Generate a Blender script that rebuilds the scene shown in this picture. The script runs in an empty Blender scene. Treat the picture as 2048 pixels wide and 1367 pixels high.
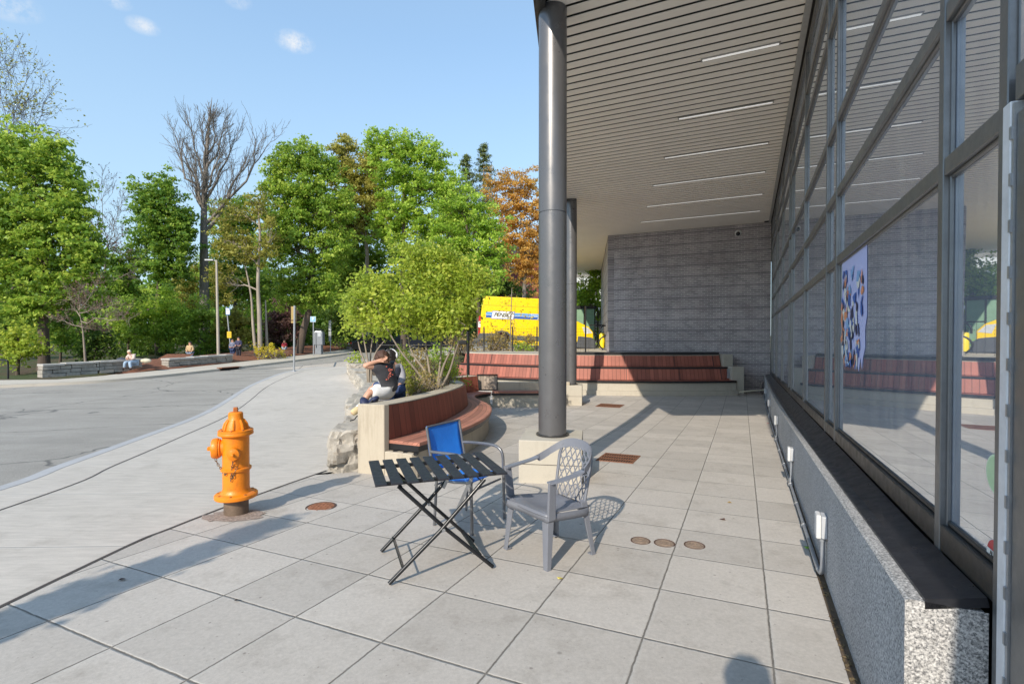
import bpy, bmesh, math, random
import numpy as np
from mathutils import Vector, Matrix
random.seed(7); rng = np.random.default_rng(11)
SC = bpy.context.scene; COL = SC.collection
rad = math.radians
# ------------------------------------------------------------------ camera model (used to place things where they stand)
H = 1.48; FPX = 1001.0; PITCH = rad(.753)
cp, sp = math.cos(PITCH), math.sin(PITCH)
def ray(px, py):
    a = (px-1024)/FPX; b = (py-683.5)/FPX
    return Vector((a, cp - b*sp, -sp - b*cp))
def at(px, py, Y):
    r = ray(px, py); return Vector((0, 0, H)) + r*(Y/r.y)
def sm(x): x = min(1, max(0, x)); return x*x*(3-2*x)
def g0(Y):
    if Y < 10: return -.0436*Y
    if Y < 15:
        s = (Y-10)/5; return -.436 - .109*(2*s-s*s)
    if Y < 19: return -.545
    return -.545 + .03*(min(Y, 60)-19)
def G(X, Y):
    w = sm((X+9)/7)*sm((Y-20.5)/3)
    return g0(Y)*(1-w) + .85*w
# ------------------------------------------------------------------ node helpers
def mat(name):
    m = bpy.data.materials.new(name); m.use_nodes = True
    nt = m.node_tree; b = nt.nodes['Principled BSDF']
    return m, nt, b
class N:
    def __init__(s, nt): s.nt = nt
    def n(s, t, **kw):
        nd = s.nt.nodes.new(t)
        for k, v in kw.items():
            if hasattr(nd, k): setattr(nd, k, v)
            else: nd.inputs[k.replace('_', ' ')].default_value = v
        return nd
    def l(s, a, b): s.nt.links.new(a, b)
    def m(s, op, a, b=None, clamp=False):
        nd = s.nt.nodes.new('ShaderNodeMath'); nd.operation = op; nd.use_clamp = clamp
        for i, v in enumerate((a, b)):
            if v is None: continue
            if isinstance(v, (int, float)): nd.inputs[i].default_value = v
            else: s.l(v, nd.inputs[i])
        return nd.outputs[0]
    def mix(s, f, a, b, mode='MIX'):
        nd = s.nt.nodes.new('ShaderNodeMix'); nd.data_type = 'RGBA'; nd.blend_type = mode
        for k, v in ((0, f), (6, a), (7, b)):
            if isinstance(v, (int, float)): nd.inputs[k].default_value = v
            elif isinstance(v, tuple): nd.inputs[k].default_value = (*v[:3], 1)
            else: s.l(v, nd.inputs[k])
        return nd.outputs[2]
    def noise(s, vec, scale, detail=4, rough=.6):
        nd = s.nt.nodes.new('ShaderNodeTexNoise'); nd.inputs['Scale'].default_value = scale
        nd.inputs['Detail'].default_value = detail; nd.inputs['Roughness'].default_value = rough
        if vec is not None: s.l(vec, nd.inputs['Vector'])
        return nd.outputs['Fac']
    def ramp(s, f, lo, hi, a=0., b=1.):
        nd = s.nt.nodes.new('ShaderNodeMapRange'); nd.clamp = True
        for k, v in zip((1, 2, 3, 4), (lo, hi, a, b)): nd.inputs[k].default_value = v
        s.l(f, nd.inputs[0]); return nd.outputs[0]
    def bump(s, h, st, dist, b):
        nd = s.nt.nodes.new('ShaderNodeBump'); nd.inputs['Strength'].default_value = st; nd.inputs['Distance'].default_value = dist
        s.l(h, nd.inputs['Height']); s.l(nd.outputs[0], b.inputs['Normal'])
    def pos(s): return s.nt.nodes.new('ShaderNodeNewGeometry').outputs['Position']
    def obj(s): return s.nt.nodes.new('ShaderNodeTexCoord').outputs['Object']
    def uv(s): return s.nt.nodes.new('ShaderNodeTexCoord').outputs['UV']
    def xyz(s, v):
        nd = s.nt.nodes.new('ShaderNodeSeparateXYZ'); s.l(v, nd.inputs[0]); return nd.outputs
    def comb(s, x, y, z=0.):
        nd = s.nt.nodes.new('ShaderNodeCombineXYZ')
        for i, v in enumerate((x, y, z)):
            if isinstance(v, (int, float)): nd.inputs[i].default_value = v
            else: s.l(v, nd.inputs[i])
        return nd.outputs[0]
    def hsvv(s, col, val):
        nd = s.nt.nodes.new('ShaderNodeHueSaturation'); s.l(col, nd.inputs['Color']); s.l(val, nd.inputs['Value']); return nd.outputs[0]
_pm = {}
def pm(name, base, rough=.6, metal=0., var=.15, scale=6, bump=0., bscale=80, spec=.5, dirt=0., dirtcol=(.1, .08, .06)):
    """general painted / plastic / metal / stone surface with uneven tone, dirt and fine relief"""
    if name in _pm: return _pm[name]
    m, nt, b = mat(name); k = N(nt); p = k.pos()
    f = k.m('ADD', k.m('MULTIPLY', k.noise(p, scale), .6), k.m('MULTIPLY', k.noise(p, scale*7, 6, .7), .4))
    v = k.ramp(f, .3, .7, 1-var, 1+var)
    c = k.hsvv(k.mix(0., base, base), v)
    if dirt > 0:
        d = k.ramp(k.noise(p, scale*.7+3, 8, .75), .55, .75, 0, dirt)
        c = k.mix(d, c, dirtcol)
    k.l(c, b.inputs['Base Color'])
    b.inputs['Metallic'].default_value = metal
    b.inputs['Specular IOR Level'].default_value = spec
    k.l(k.ramp(k.noise(p, scale*3, 5), .3, .7, max(.02, rough-.1), min(1, rough+.1)), b.inputs['Roughness'])
    if bump > 0: k.bump(k.noise(p, bscale, 6, .65), bump, .01, b)
    _pm[name] = m; return m
# ------------------------------------------------------------------ mesh helpers
class MB:
    def __init__(s): s.v = []; s.f = []; s.uv = None; s.cols = None
    def add(s, vs, fs):
        o = len(s.v); s.v += [tuple(v) for v in vs]; s.f += [tuple(i+o for i in f) for f in fs]; return s
    def box(s, c, size, rot=None, taper=1.):
        x, y, z = (q/2 for q in size); vs = []
        for sz in (-1, 1):
            k = taper if sz > 0 else 1
            for sx, sy in ((-1, -1), (1, -1), (1, 1), (-1, 1)): vs.append(Vector((sx*x*k, sy*y*k, sz*z)))
        if rot is not None: vs = [rot @ v for v in vs]
        vs = [v+Vector(c) for v in vs]
        return s.add(vs, [(0, 3, 2, 1), (4, 5, 6, 7), (0, 1, 5, 4), (1, 2, 6, 5), (2, 3, 7, 6), (3, 0, 4, 7)])
    def bar(s, a, b, w, h, up=(0, 0, 1)):
        """rectangular bar from a to b, w sideways, h along up"""
        a = Vector(a); b = Vector(b); d = (b-a).normalized(); up = Vector(up)
        x = d.cross(up)
        if x.length < 1e-4: x = d.cross(Vector((0, 1, 0)))
        x.normalize(); u = x.cross(d)
        vs = [p + x*sx*w/2 + u*su*h/2 for p in (a, b) for sx, su in ((-1, -1), (1, -1), (1, 1), (-1, 1))]
        return s.add(vs, [(0, 1, 2, 3), (7, 6, 5, 4), (0, 4, 5, 1), (1, 5, 6, 2), (2, 6, 7, 3), (3, 7, 4, 0)])
    def tube(s, pts, r, n=8, cap=True, sq=1.):
        pts = [Vector(p) for p in pts]; rs = r if isinstance(r, (list, tuple)) else [r]*len(pts)
        o = len(s.v); x = None
        for i, p in enumerate(pts):
            d = (pts[min(i+1, len(pts)-1)]-pts[max(i-1, 0)])
            if d.length < 1e-7: d = Vector((0, 0, 1))
            d.normalize()
            if x is None: x = d.orthogonal().normalized()
            else:
                x = x - d*x.dot(d)
                x = x.normalized() if x.length > 1e-5 else d.orthogonal().normalized()
            y = d.cross(x)
            for k in range(n):
                t = 2*math.pi*k/n; s.v.append(tuple(p + (x*math.cos(t)+y*math.sin(t)*sq)*rs[i]))
        for i in range(len(pts)-1):
            for k in range(n):
                a = o+i*n+k; b = o+i*n+(k+1) % n; s.f.append((a, b, b+n, a+n))
        if cap:
            s.f.append(tuple(o+k for k in range(n))[::-1]); s.f.append(tuple(o+(len(pts)-1)*n+k for k in range(n)))
        return s
    def lathe(s, prof, c=(0, 0, 0), axis=(0, 0, 1), n=24, cap=True):
        ax = Vector(axis).normalized(); x = ax.orthogonal().normalized(); y = ax.cross(x); c = Vector(c); o = len(s.v)
        for r, z in prof:
            for k in range(n):
                t = 2*math.pi*k/n; s.v.append(tuple(c + ax*z + (x*math.cos(t)+y*math.sin(t))*max(r, 1e-4)))
        for i in range(len(prof)-1):
            for k in range(n):
                a = o+i*n+k; b = o+i*n+(k+1) % n; s.f.append((a, b, b+n, a+n))
        if cap:
            s.f.append(tuple(o+k for k in range(n))[::-1]); s.f.append(tuple(o+(len(prof)-1)*n+k for k in range(n)))
        return s
    def prism(s, poly, z0, z1, tr=None):
        """poly in xy extruded z0..z1 (z may be callables of x,y); tr maps (x,y,z)->world"""
        n = len(poly); vs = []
        for z in (z0, z1):
            for x, y in poly:
                zz = z(x, y) if callable(z) else z
                v = Vector((x, y, zz)); vs.append(tr(v) if tr else v)
        return s.add(vs, [tuple(range(n))[::-1], tuple(range(n, 2*n))] + [(i, (i+1) % n, (i+1) % n+n, i+n) for i in range(n)])
    def strip(s, A, B):
        """quad strip between two polylines of equal length"""
        n = len(A); return s.add(list(A)+list(B), [(i, i+1, n+i+1, n+i) for i in range(n-1)])
    def ell(s, c, r, n=12, m=8, rot=None):
        c = Vector(c); vs = []
        for i in range(m+1):
            ph = math.pi*i/m
            for k in range(n):
                t = 2*math.pi*k/n; v = Vector((r[0]*math.sin(ph)*math.cos(t), r[1]*math.sin(ph)*math.sin(t), r[2]*math.cos(ph)))
                vs.append((rot @ v if rot else v)+c)
        return s.add(vs, [(i*n+k, (i+1)*n+k, (i+1)*n+(k+1) % n, i*n+(k+1) % n) for i in range(m) for k in range(n)])
    def build(s, name, m, parent=None, smooth=None, bevel=0., seg=2, origin=None, local=False, uvs=None, **props):
        me = bpy.data.meshes.new(name)
        if parent is not None and not local: o = Vector(parent.get('_o', (0, 0, 0)))
        elif origin is not None: o = Vector(origin)
        elif parent is None:
            a = np.array(s.v); o = Vector(((a[:, 0].min()+a[:, 0].max())/2, (a[:, 1].min()+a[:, 1].max())/2, a[:, 2].min()))
        else: o = Vector((0, 0, 0))
        me.from_pydata([tuple(Vector(v)-o) for v in s.v], [], s.f)
        if uvs is not None:
            ul = me.uv_layers.new(name='UVMap')
            for lp in me.loops: ul.data[lp.index].uv = uvs[lp.vertex_index]
        if smooth is not None:
            for p in me.polygons: p.use_smooth = True
            if smooth < 180: me.set_sharp_from_angle(angle=rad(smooth))
        ob = bpy.data.objects.new(name, me); COL.objects.link(ob)
        if m is not None: me.materials.append(m)
        if parent is not None: ob.parent = parent
        else: ob.location = o
        if parent is not None:
            ob['_o'] = tuple(parent.get('_o', (0, 0, 0)))
        if bevel > 0:
            bm_ = bmesh.new(); bm_.from_mesh(me); bmesh.ops.recalc_face_normals(bm_, faces=bm_.faces); bm_.to_mesh(me); bm_.free()
            md = ob.modifiers.new('Bevel', 'BEVEL'); md.width = bevel; md.segments = seg; md.limit_method = 'ANGLE'; md.angle_limit = rad(40)
        for k, v in props.items(): ob[k] = v
        return ob
def thing(name, label, cat, loc=(0, 0, 0), group=None, rz=0.):
    o = bpy.data.objects.new(name, None); COL.objects.link(o); o.empty_display_size = .1
    o.location = loc; o.rotation_euler = (0, 0, rz); o['_o'] = tuple(loc); o['label'] = label; o['category'] = cat
    if group: o['group'] = group
    return o
def tag(o, label, cat, group=None):
    o['label'] = label; o['category'] = cat
    if group: o['group'] = group
    return o
def copy_tree(o, parent=None, **over):
    c = o.copy(); COL.objects.link(c)
    if parent is not None: c.parent = parent; c.matrix_parent_inverse = o.matrix_parent_inverse
    for ch in list(o.children): copy_tree(ch, c)
    for k, v in over.items(): c[k] = v
    return c
def cr(pts, sub=6):
    """Catmull-Rom through points"""
    P = [Vector(p) for p in pts]; out = []
    for i in range(len(P)-1):
        a, b, c, d = P[max(i-1, 0)], P[i], P[i+1], P[min(i+2, len(P)-1)]
        for k in range(sub):
            t = k/sub
            out.append(.5*((2*b)+(c-a)*t+(2*a-5*b+4*c-d)*t*t+(3*b-a-3*c+d)*t**3))
    out.append(P[-1]); return out
def lerp_poly(pts, y):
    """x at y on a polyline [(x,y)...] sorted by y"""
    if y <= pts[0][1]: return pts[0][0]
    for (x0, y0), (x1, y1) in zip(pts, pts[1:]):
        if y <= y1: return x0+(x1-x0)*(y-y0)/(y1-y0)
    return pts[-1][0]
def text_mesh(name, body, size, m, parent, M, shear=0., extrude=.002, align='CENTER', bold=0.):
    cu = bpy.data.curves.new(name, 'FONT'); cu.body = body; cu.size = size; cu.extrude = extrude; cu.shear = shear; cu.offset = bold
    cu.align_x = align; cu.align_y = 'CENTER'
    to = bpy.data.objects.new(name+'_curve', cu); COL.objects.link(to); bpy.context.view_layer.update()
    me = bpy.data.meshes.new_from_object(to); bpy.data.objects.remove(to); bpy.data.curves.remove(cu)
    me.materials.clear(); me.materials.append(m); me.transform(M); me.transform(Matrix.Translation(-Vector(parent.get('_o', (0, 0, 0)))))
    ob = bpy.data.objects.new(name, me); COL.objects.link(ob); ob.parent = parent; return ob
def structure(o): o['kind'] = 'structure'; return o
# ------------------------------------------------------------------ camera, sun, sky
cam = bpy.data.cameras.new('camera'); co = bpy.data.objects.new('camera', cam); COL.objects.link(co); SC.camera = co
cam.sensor_width = 36; cam.lens = 36*FPX/2048; cam.clip_start = .05; cam.clip_end = 3000
co.location = (0, 0, H); co.rotation_euler = (rad(90)-PITCH, 0, 0)
SUN_AZ, SUN_EL = rad(23.6), rad(32)
sd = Vector((math.sin(SUN_AZ)*math.cos(SUN_EL), math.cos(SUN_AZ)*math.cos(SUN_EL), -math.sin(SUN_EL)))   # travel direction
sl = bpy.data.lights.new('sun', 'SUN'); sl.energy = 5.; sl.angle = rad(.55); sl.color = (1, .90, .755)
so = bpy.data.objects.new('sun', sl); COL.objects.link(so); so.rotation_euler = sd.to_track_quat('-Z', 'Y').to_euler()
w = bpy.data.worlds.new('World'); SC.world = w; w.use_nodes = True; k = N(w.node_tree)
sky = k.n('ShaderNodeTexSky', sky_type='NISHITA'); sky.sun_disc = False; sky.sun_elevation = SUN_EL; sky.sun_rotation = math.pi+SUN_AZ
sky.air_density = 1.1; sky.dust_density = .8; sky.ozone_density = 1.6; sky.altitude = 200
bg = w.node_tree.nodes['Background']; bg.inputs['Strength'].default_value = .15
dirv = k.n('ShaderNodeTexCoord').outputs['Generated']
cl = None
nz = k.noise(dirv, 34, 7, .72)
for (px, py, r, a) in ((286, 52, .017, .75), (590, 84, .024, .95), (8, 4, .03, .8), (235, 4, .014, .6), (475, 2, .016, .45), (1500, 6, .02, .5)):
    d = ray(px, py).normalized()
    dd = k.n('ShaderNodeVectorMath', operation='SUBTRACT'); k.l(dirv, dd.inputs[0]); dd.inputs[1].default_value = d
    dm = k.n('ShaderNodeVectorMath', operation='MULTIPLY'); k.l(dd.outputs[0], dm.inputs[0]); dm.inputs[1].default_value = (1, 1, 1.9)
    ln = k.n('ShaderNodeVectorMath', operation='LENGTH'); k.l(dm.outputs[0], ln.inputs[0])
    f = k.m('MULTIPLY', k.m('SUBTRACT', 1, k.m('DIVIDE', ln.outputs['Value'], r*1.35), True), k.ramp(nz, .36, .66), True)
    f = k.m('MULTIPLY', k.ramp(f, 0, .62), a*.9)
    cl = f if cl is None else k.m('MAXIMUM', cl, f)
skyc = k.mix(1., k.mix(.30, sky.outputs[0], (3.4, 4.4, 5.2)), (1.34, 1.50, 1.60), 'MULTIPLY')
dz = k.xyz(dirv)[2]
skyc = k.mix(k.ramp(dz, .02, .50, .75, 0), skyc, (3.7, 4.9, 5.7))
k.l(k.mix(cl, skyc, (6.2, 6.3, 6.4)), bg.inputs['Color'])
SC.view_settings.view_transform = 'Standard'; SC.view_settings.look = 'None'; SC.view_settings.exposure = 0; SC.view_settings.gamma = 1
SC.cycles.max_bounces = 8; SC.cycles.transparent_max_bounces = 12; SC.cycles.use_denoising = True
# ================================================================== materials of the setting
YAW = rad(25.4); U = Vector((math.sin(YAW), math.cos(YAW), 0)); VV = Vector((math.cos(YAW), -math.sin(YAW), 0))
P0 = Vector((1.286, 1.627, 0))
def F(t, d, z=0.): return P0 + U*t + VV*d + Vector((0, 0, z))
def m_pavers():
    m, nt, b = mat('concrete_pavers'); k = N(nt); p = k.pos(); x, y, z = k.xyz(p)
    a = rad(24.7); ox, oy = .7335, 1.2508; S = .611
    x = k.m('SUBTRACT', x, ox); y = k.m('SUBTRACT', y, oy)
    i = k.m('DIVIDE', k.m('SUBTRACT', k.m('MULTIPLY', x, math.cos(a)), k.m('MULTIPLY', y, math.sin(a))), S)
    j = k.m('DIVIDE', k.m('ADD', k.m('MULTIPLY', x, math.sin(a)), k.m('MULTIPLY', y, math.cos(a))), S)
    w_ = k.m('MULTIPLY', k.m('SUBTRACT', k.noise(p, 14, 6, .75), .5), .022)
    def edge(q):
        fr = k.m('FRACT', k.m('ADD', q, k.m('ADD', w_, 100.)));
        return k.m('MINIMUM', fr, k.m('SUBTRACT', 1, fr))
    e = k.m('MINIMUM', edge(i), edge(j))
    wn = k.n('ShaderNodeTexWhiteNoise'); k.l(k.comb(k.m('FLOOR', k.m('ADD', i, 100.)), k.m('FLOOR', k.m('ADD', j, 100.))), wn.inputs[0])
    c = k.mix(k.noise(p, .8, 5), (.405, .372, .335), (.55, .507, .458))
    c = k.hsvv(c, k.ramp(wn.outputs[0], 0, 1, .90, 1.06))
    c = k.hsvv(c, k.ramp(k.noise(p, 260, 3, .8), .3, .7, .88, 1.1))
    c = k.mix(k.ramp(k.noise(p, 3.3, 8, .72), .50, .74, 0, .5), c, (.25, .22, .185))
    c = k.hsvv(c, k.ramp(k.noise(p, 40, 5, .8), .3, .7, .86, 1.12))
    sp2 = k.n('ShaderNodeTexVoronoi'); k.l(p, sp2.inputs['Vector']); sp2.inputs['Scale'].default_value = 1.7
    c = k.mix(k.ramp(sp2.outputs['Distance'], .03, .045, .7, 0), c, (.09, .08, .075))
    sp3 = k.n('ShaderNodeTexVoronoi'); k.l(p, sp3.inputs['Vector']); sp3.inputs['Scale'].default_value = 14.
    c = k.mix(k.ramp(sp3.outputs['Distance'], .05, .09, .5, 0), c, (.16, .14, .125))
    sp_ = k.n('ShaderNodeTexVoronoi'); k.l(p, sp_.inputs['Vector']); sp_.inputs['Scale'].default_value = 5.5
    c = k.mix(k.ramp(sp_.outputs['Distance'], .035, .06, .55, 0), c, (.12, .10, .09))
    c = k.mix(k.ramp(e, .016, .045, .22, 0), c, (.56, .54, .50))
    jm = k.ramp(e, .006, .0105, 1, 0)
    jc = k.mix(k.noise(p, 12, 4), (.06, .05, .042), (.26, .24, .21))
    k.l(k.mix(jm, c, jc), b.inputs['Base Color']); b.inputs['Roughness'].default_value = .85
    hgt = k.m('ADD', k.m('MULTIPLY', k.noise(p, 180, 5), .15), k.ramp(e, .005, .018, 0, 1))
    k.bump(hgt, .6, .006, b); return m
def m_concrete(name, base=(.5, .47, .42), streak=.0, lines=None, var=.12):
    m, nt, b = mat(name); k = N(nt); p = k.pos()
    c = k.hsvv(k.mix(k.noise(p, 1.1, 6), tuple(q*(1-var) for q in base), tuple(q*(1+var) for q in base)), k.ramp(k.noise(p, 220, 3, .8), .3, .7, .9, 1.08))
    c = k.mix(k.ramp(k.noise(p, 4.5, 9, .75), .54, .8, 0, .35), c, tuple(q*.5 for q in base))
    if streak > 0:
        x, y, z = k.xyz(p); st = k.noise(k.comb(k.m('MULTIPLY', x, 7), k.m('MULTIPLY', y, 7), k.m('MULTIPLY', z, .8)), 1.5, 6, .7)
        c = k.mix(k.ramp(st, .5, .72, 0, streak), c, (.20, .15, .10))
    k.l(c, b.inputs['Base Color']); b.inputs['Roughness'].default_value = .88
    k.bump(k.noise(p, 120, 6, .7), .35, .006, b); return m
def m_sidewalk():
    m, nt, b = mat('sidewalk_concrete'); k = N(nt); p = k.pos(); x, y, z = k.xyz(p)
    c = k.mix(k.noise(p, .7, 5), (.455, .417, .372), (.61, .56, .50))
    br = k.noise(k.comb(k.m('MULTIPLY', x, 2.), k.m('MULTIPLY', y, 14.)), 1.3, 5, .7)
    c = k.hsvv(c, k.ramp(br, .35, .65, .86, 1.07)); c = k.hsvv(c, k.ramp(k.noise(p, 240, 3, .8), .3, .7, .9, 1.08))
    c = k.mix(k.ramp(k.noise(p, 2.3, 8, .75), .52, .78, 0, .5), c, (.25, .22, .18))
    # score lines across the walk, every 1.55 m, slightly skewed
    q = k.m('FRACT', k.m('ADD', k.m('DIVIDE', k.m('ADD', y, k.m('MULTIPLY', x, -.03)), 1.55), .42)); e = k.m('MULTIPLY', k.m('MINIMUM', q, k.m('SUBTRACT', 1, q)), 1.55)
    c = k.mix(k.ramp(e, .004, .03, .5, 0), c, (.66, .63, .58)); 
    c = k.mix(k.ramp(e, .004, .009, .7, 0), c, (.22, .2, .18))
    k.l(c, b.inputs['Base Color']); b.inputs['Roughness'].default_value = .85
    k.bump(k.m('ADD', k.m('MULTIPLY', k.noise(p, 140, 5), .3), k.ramp(e, .004, .016, 0, 1)), .4, .006, b); return m
def m_asphalt():
    m, nt, b = mat('asphalt'); k = N(nt); p = k.pos(); x, y, z = k.xyz(p)
    c = k.mix(k.ramp(k.noise(p, .45, 7, .7), .3, .7), (.275, .256, .23), (.36, .336, .302))
    c = k.hsvv(c, k.ramp(k.noise(p, 55, 6, .9), .3, .7, .55, 1.45))
    c = k.hsvv(c, k.ramp(k.noise(k.comb(k.m('MULTIPLY', x, .3), k.m('MULTIPLY', y, 2.)), 1., 4), .35, .65, .93, 1.07))
    cr_ = k.n('ShaderNodeTexVoronoi', feature='DISTANCE_TO_EDGE'); cr_.inputs['Scale'].default_value = .22
    wv = k.n('ShaderNodeVectorMath', operation='ADD'); k.l(p, wv.inputs[0])
    nn = k.nt.nodes.new('ShaderNodeTexNoise'); nn.inputs['Scale'].default_value = 1.2; k.l(p, nn.inputs['Vector']); k.l(nn.outputs['Color'], wv.inputs[1]); k.l(wv.outputs[0], cr_.inputs['Vector'])
    c = k.mix(k.ramp(cr_.outputs['Distance'], .002, .008, .75, 0), c, (.07, .07, .07))
    k.l(c, b.inputs['Base Color']); b.inputs['Roughness'].default_value = .9
    k.bump(k.noise(p, 150, 4, .8), .5, .01, b); return m
def m_brick():
    m, nt, b = mat('dark_brick'); k = N(nt); o = k.obj(); x, y, z = k.xyz(o)
    v = k.comb(x, z)
    bt = k.n('ShaderNodeTexBrick'); k.l(v, bt.inputs['Vector']); bt.inputs['Scale'].default_value = 1
    bt.inputs['Brick Width'].default_value = .205; bt.inputs['Row Height'].default_value = .0677; bt.inputs['Mortar Size'].default_value = .0055
    bt.inputs['Mortar Smooth'].default_value = .2; bt.inputs['Bias'].default_value = 0
    bt.inputs['Color1'].default_value = (.265, .24, .252, 1); bt.inputs['Color2'].default_value = (.40, .355, .365, 1); bt.inputs['Mortar'].default_value = (.66, .63, .61, 1)
    c = k.hsvv(bt.outputs['Color'], k.ramp(k.noise(o, .9, 6, .7), .3, .7, .72, 1.28))
    c = k.mix(k.ramp(k.noise(o, 1.7, 6), .5, .7, 0, .35), c, (.32, .25, .255))
    fr = k.m('FRACT', k.m('DIVIDE', z, .0677*6)); c = k.mix(k.ramp(fr, .13, .165, .5, 0), c, (.12, .11, .125))
    k.l(c, b.inputs['Base Color']); b.inputs['Roughness'].default_value = .7
    k.bump(k.m('SUBTRACT', k.m('MULTIPLY', k.noise(o, 90, 4), .3), bt.outputs['Fac']), .5, .008, b); return m
def m_granite(name, tone=1.):
    m, nt, b = mat(name); k = N(nt); p = k.pos()
    v = k.n('ShaderNodeTexVoronoi'); v.inputs['Scale'].default_value = 150; k.l(p, v.inputs['Vector'])
    n1 = k.noise(p, 120, 5, .75)
    f = k.ramp(n1, .40, .56)
    c = k.mix(f, (.13*tone, .13*tone, .135*tone), (.56*tone, .54*tone, .52*tone))
    hv = k.xyz(v.outputs['Color'])[0]
    c = k.hsvv(c, k.ramp(hv, 0, 1, .65, 1.25)); c = k.hsvv(c, k.ramp(k.noise(p, 2.2, 5), .3, .7, .9, 1.08))
    k.l(c, b.inputs['Base Color']); b.inputs['Roughness'].default_value = .62
    k.bump(n1, .3, .004, b); return m
def m_wood(name, c1, c2, pitch=.14, ax=0, gap=.035, grey=0.):
    """slatted wood; boards counted along uv axis ax"""
    m, nt, b = mat(name); k = N(nt); u = k.uv(); q = k.xyz(u); p = k.pos()
    a = k.m('DIVIDE', q[ax], pitch); fr = k.m('FRACT', a); fl = k.m('FLOOR', a)
    wn = k.n('ShaderNodeTexWhiteNoise', noise_dimensions='1D'); k.l(fl, wn.inputs['W'])
    gr = k.noise(k.comb(k.m('MULTIPLY', q[ax], 60), k.m('MULTIPLY', q[1-ax], 3), k.m('MULTIPLY', fl, 3.7)), 1.5, 6, .65)
    c = k.mix(gr, c1, c2); c = k.hsvv(c, k.ramp(wn.outputs[0], 0, 1, .8, 1.2)); c = k.hsvv(c, k.ramp(k.noise(p, 1.6, 5), .3, .7, .86, 1.12))
    if grey: c = k.mix(k.ramp(k.noise(p, 3, 6), .45, .75, 0, grey), c, (.36, .30, .28))
    e = k.m('MINIMUM', fr, k.m('SUBTRACT', 1, fr)); g = k.ramp(e, gap*.5, gap, 1, 0)
    k.l(k.mix(g, c, tuple(x*.25 for x in c1)), b.inputs['Base Color']); b.inputs['Roughness'].default_value = .62
    k.bump(k.m('ADD', k.m('MULTIPLY', gr, .2), k.m('SUBTRACT', 1, g)), .4, .005, b); return m
def m_glass():
    m, nt, b = mat('window_glass'); k = N(nt); p = k.pos(); nt.nodes.remove(b); out = nt.nodes['Material Output']
    gl = k.n('ShaderNodeBsdfGlossy'); gl.inputs['Roughness'].default_value = .012; gl.inputs['Color'].default_value = (.92, .96, 1., 1)
    df = k.n('ShaderNodeBsdfDiffuse'); x, y, z = k.xyz(p)
    hz_ = k.noise(k.comb(k.m('MULTIPLY', x, 6), k.m('MULTIPLY', y, 6), k.m('MULTIPLY', z, .7)), 1.6, 6, .7)
    k.l(k.mix(k.ramp(hz_, .42, .75), (.42, .50, .66), (.92, .96, 1.)), df.inputs['Color'])  # streaky pale blue diffuse colour stands in for bright haze on the panes
    bp = k.n('ShaderNodeBump'); bp.inputs['Strength'].default_value = .02; bp.inputs['Distance'].default_value = .02; k.l(k.noise(p, 1.6, 2), bp.inputs['Height']); k.l(bp.outputs[0], gl.inputs['Normal'])
    vr = k.n('ShaderNodeVectorRotate', rotation_type='Z_AXIS'); k.l(k.nt.nodes.new('ShaderNodeNewGeometry').outputs['Normal'], vr.inputs['Vector']); vr.inputs['Angle'].default_value = rad(.95); k.l(vr.outputs[0], bp.inputs['Normal'])
    lw = k.n('ShaderNodeLayerWeight'); lw.inputs['Blend'].default_value = .5
    mx = k.n('ShaderNodeMixShader'); k.l(k.ramp(lw.outputs['Facing'], .2, .95, .60, .86), mx.inputs[0]); k.l(df.outputs[0], mx.inputs[1]); k.l(gl.outputs[0], mx.inputs[2])
    k.l(mx.outputs[0], out.inputs['Surface']); return m
M_PAV = m_pavers(); M_SIDE = m_sidewalk(); M_ASPH = m_asphalt(); M_BRICK = m_brick(); M_GRAN = m_granite('granite'); M_GLASS = m_glass()
M_CONC = m_concrete('cast_concrete', (.47, .41, .32), .45); M_CONC2 = m_concrete('pale_concrete', (.47, .43, .36), .15)
M_KERB = m_concrete('kerb_stone', (.42, .42, .43), 0., var=.2); M_STONE = pm('limestone', (.40, .365, .315), .88, var=.42, scale=2.6, bump=1., bscale=16, dirt=.75, dirtcol=(.20, .145, .095))
M_WOODR = m_wood('red_hardwood', (.19, .05, .03), (.31, .095, .058), .14, 0)
M_WOODS = m_wood('seat_hardwood', (.31, .12, .08), (.47, .21, .15), .072, 1, .05)
M_WOODT = m_wood('terrace_hardwood', (.27, .082, .055), (.40, .14, .098), .145, 0, .05)
M_WOODG = m_wood('grey_hardwood', (.22, .17, .13), (.38, .31, .25), .085, 0, .06)
M_DARK = pm('dark_anodised_metal', (.075, .073, .072), .38, .6, .15, 4, .05, 200)
M_FRAME = pm('facade_frame_metal', (.21, .21, .212), .40, .6, .14, 5, .06, 150, dirt=.2, dirtcol=(.2, .19, .17))
M_BLACK = pm('black_metal', (.018, .018, .02), .42, .2, .2, 8)
M_SOFF = pm('soffit_panel', (.89, .825, .74), .5, .0, .06, 1.2, .02, 60); M_GROOVE = pm('soffit_groove', (.09, .086, .08), .9)
M_GALV = pm('galvanised_steel', (.42, .43, .45), .42, .7, .15, 12)
M_RUST = pm('rusty_iron', (.23, .10, .055), .8, .2, .45, 30, .6, 90, dirt=.5, dirtcol=(.11, .07, .055))
M_WHITE = pm('white_paint', (.78, .78, .76), .5, 0, .06, 5)
M_SOIL = pm('planter_soil', (.10, .07, .045), .95, 0, .5, 5, 1., 30); M_MULCH = pm('red_mulch', (.19, .075, .04), .95, 0, .5, 6, 1., 24)
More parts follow.
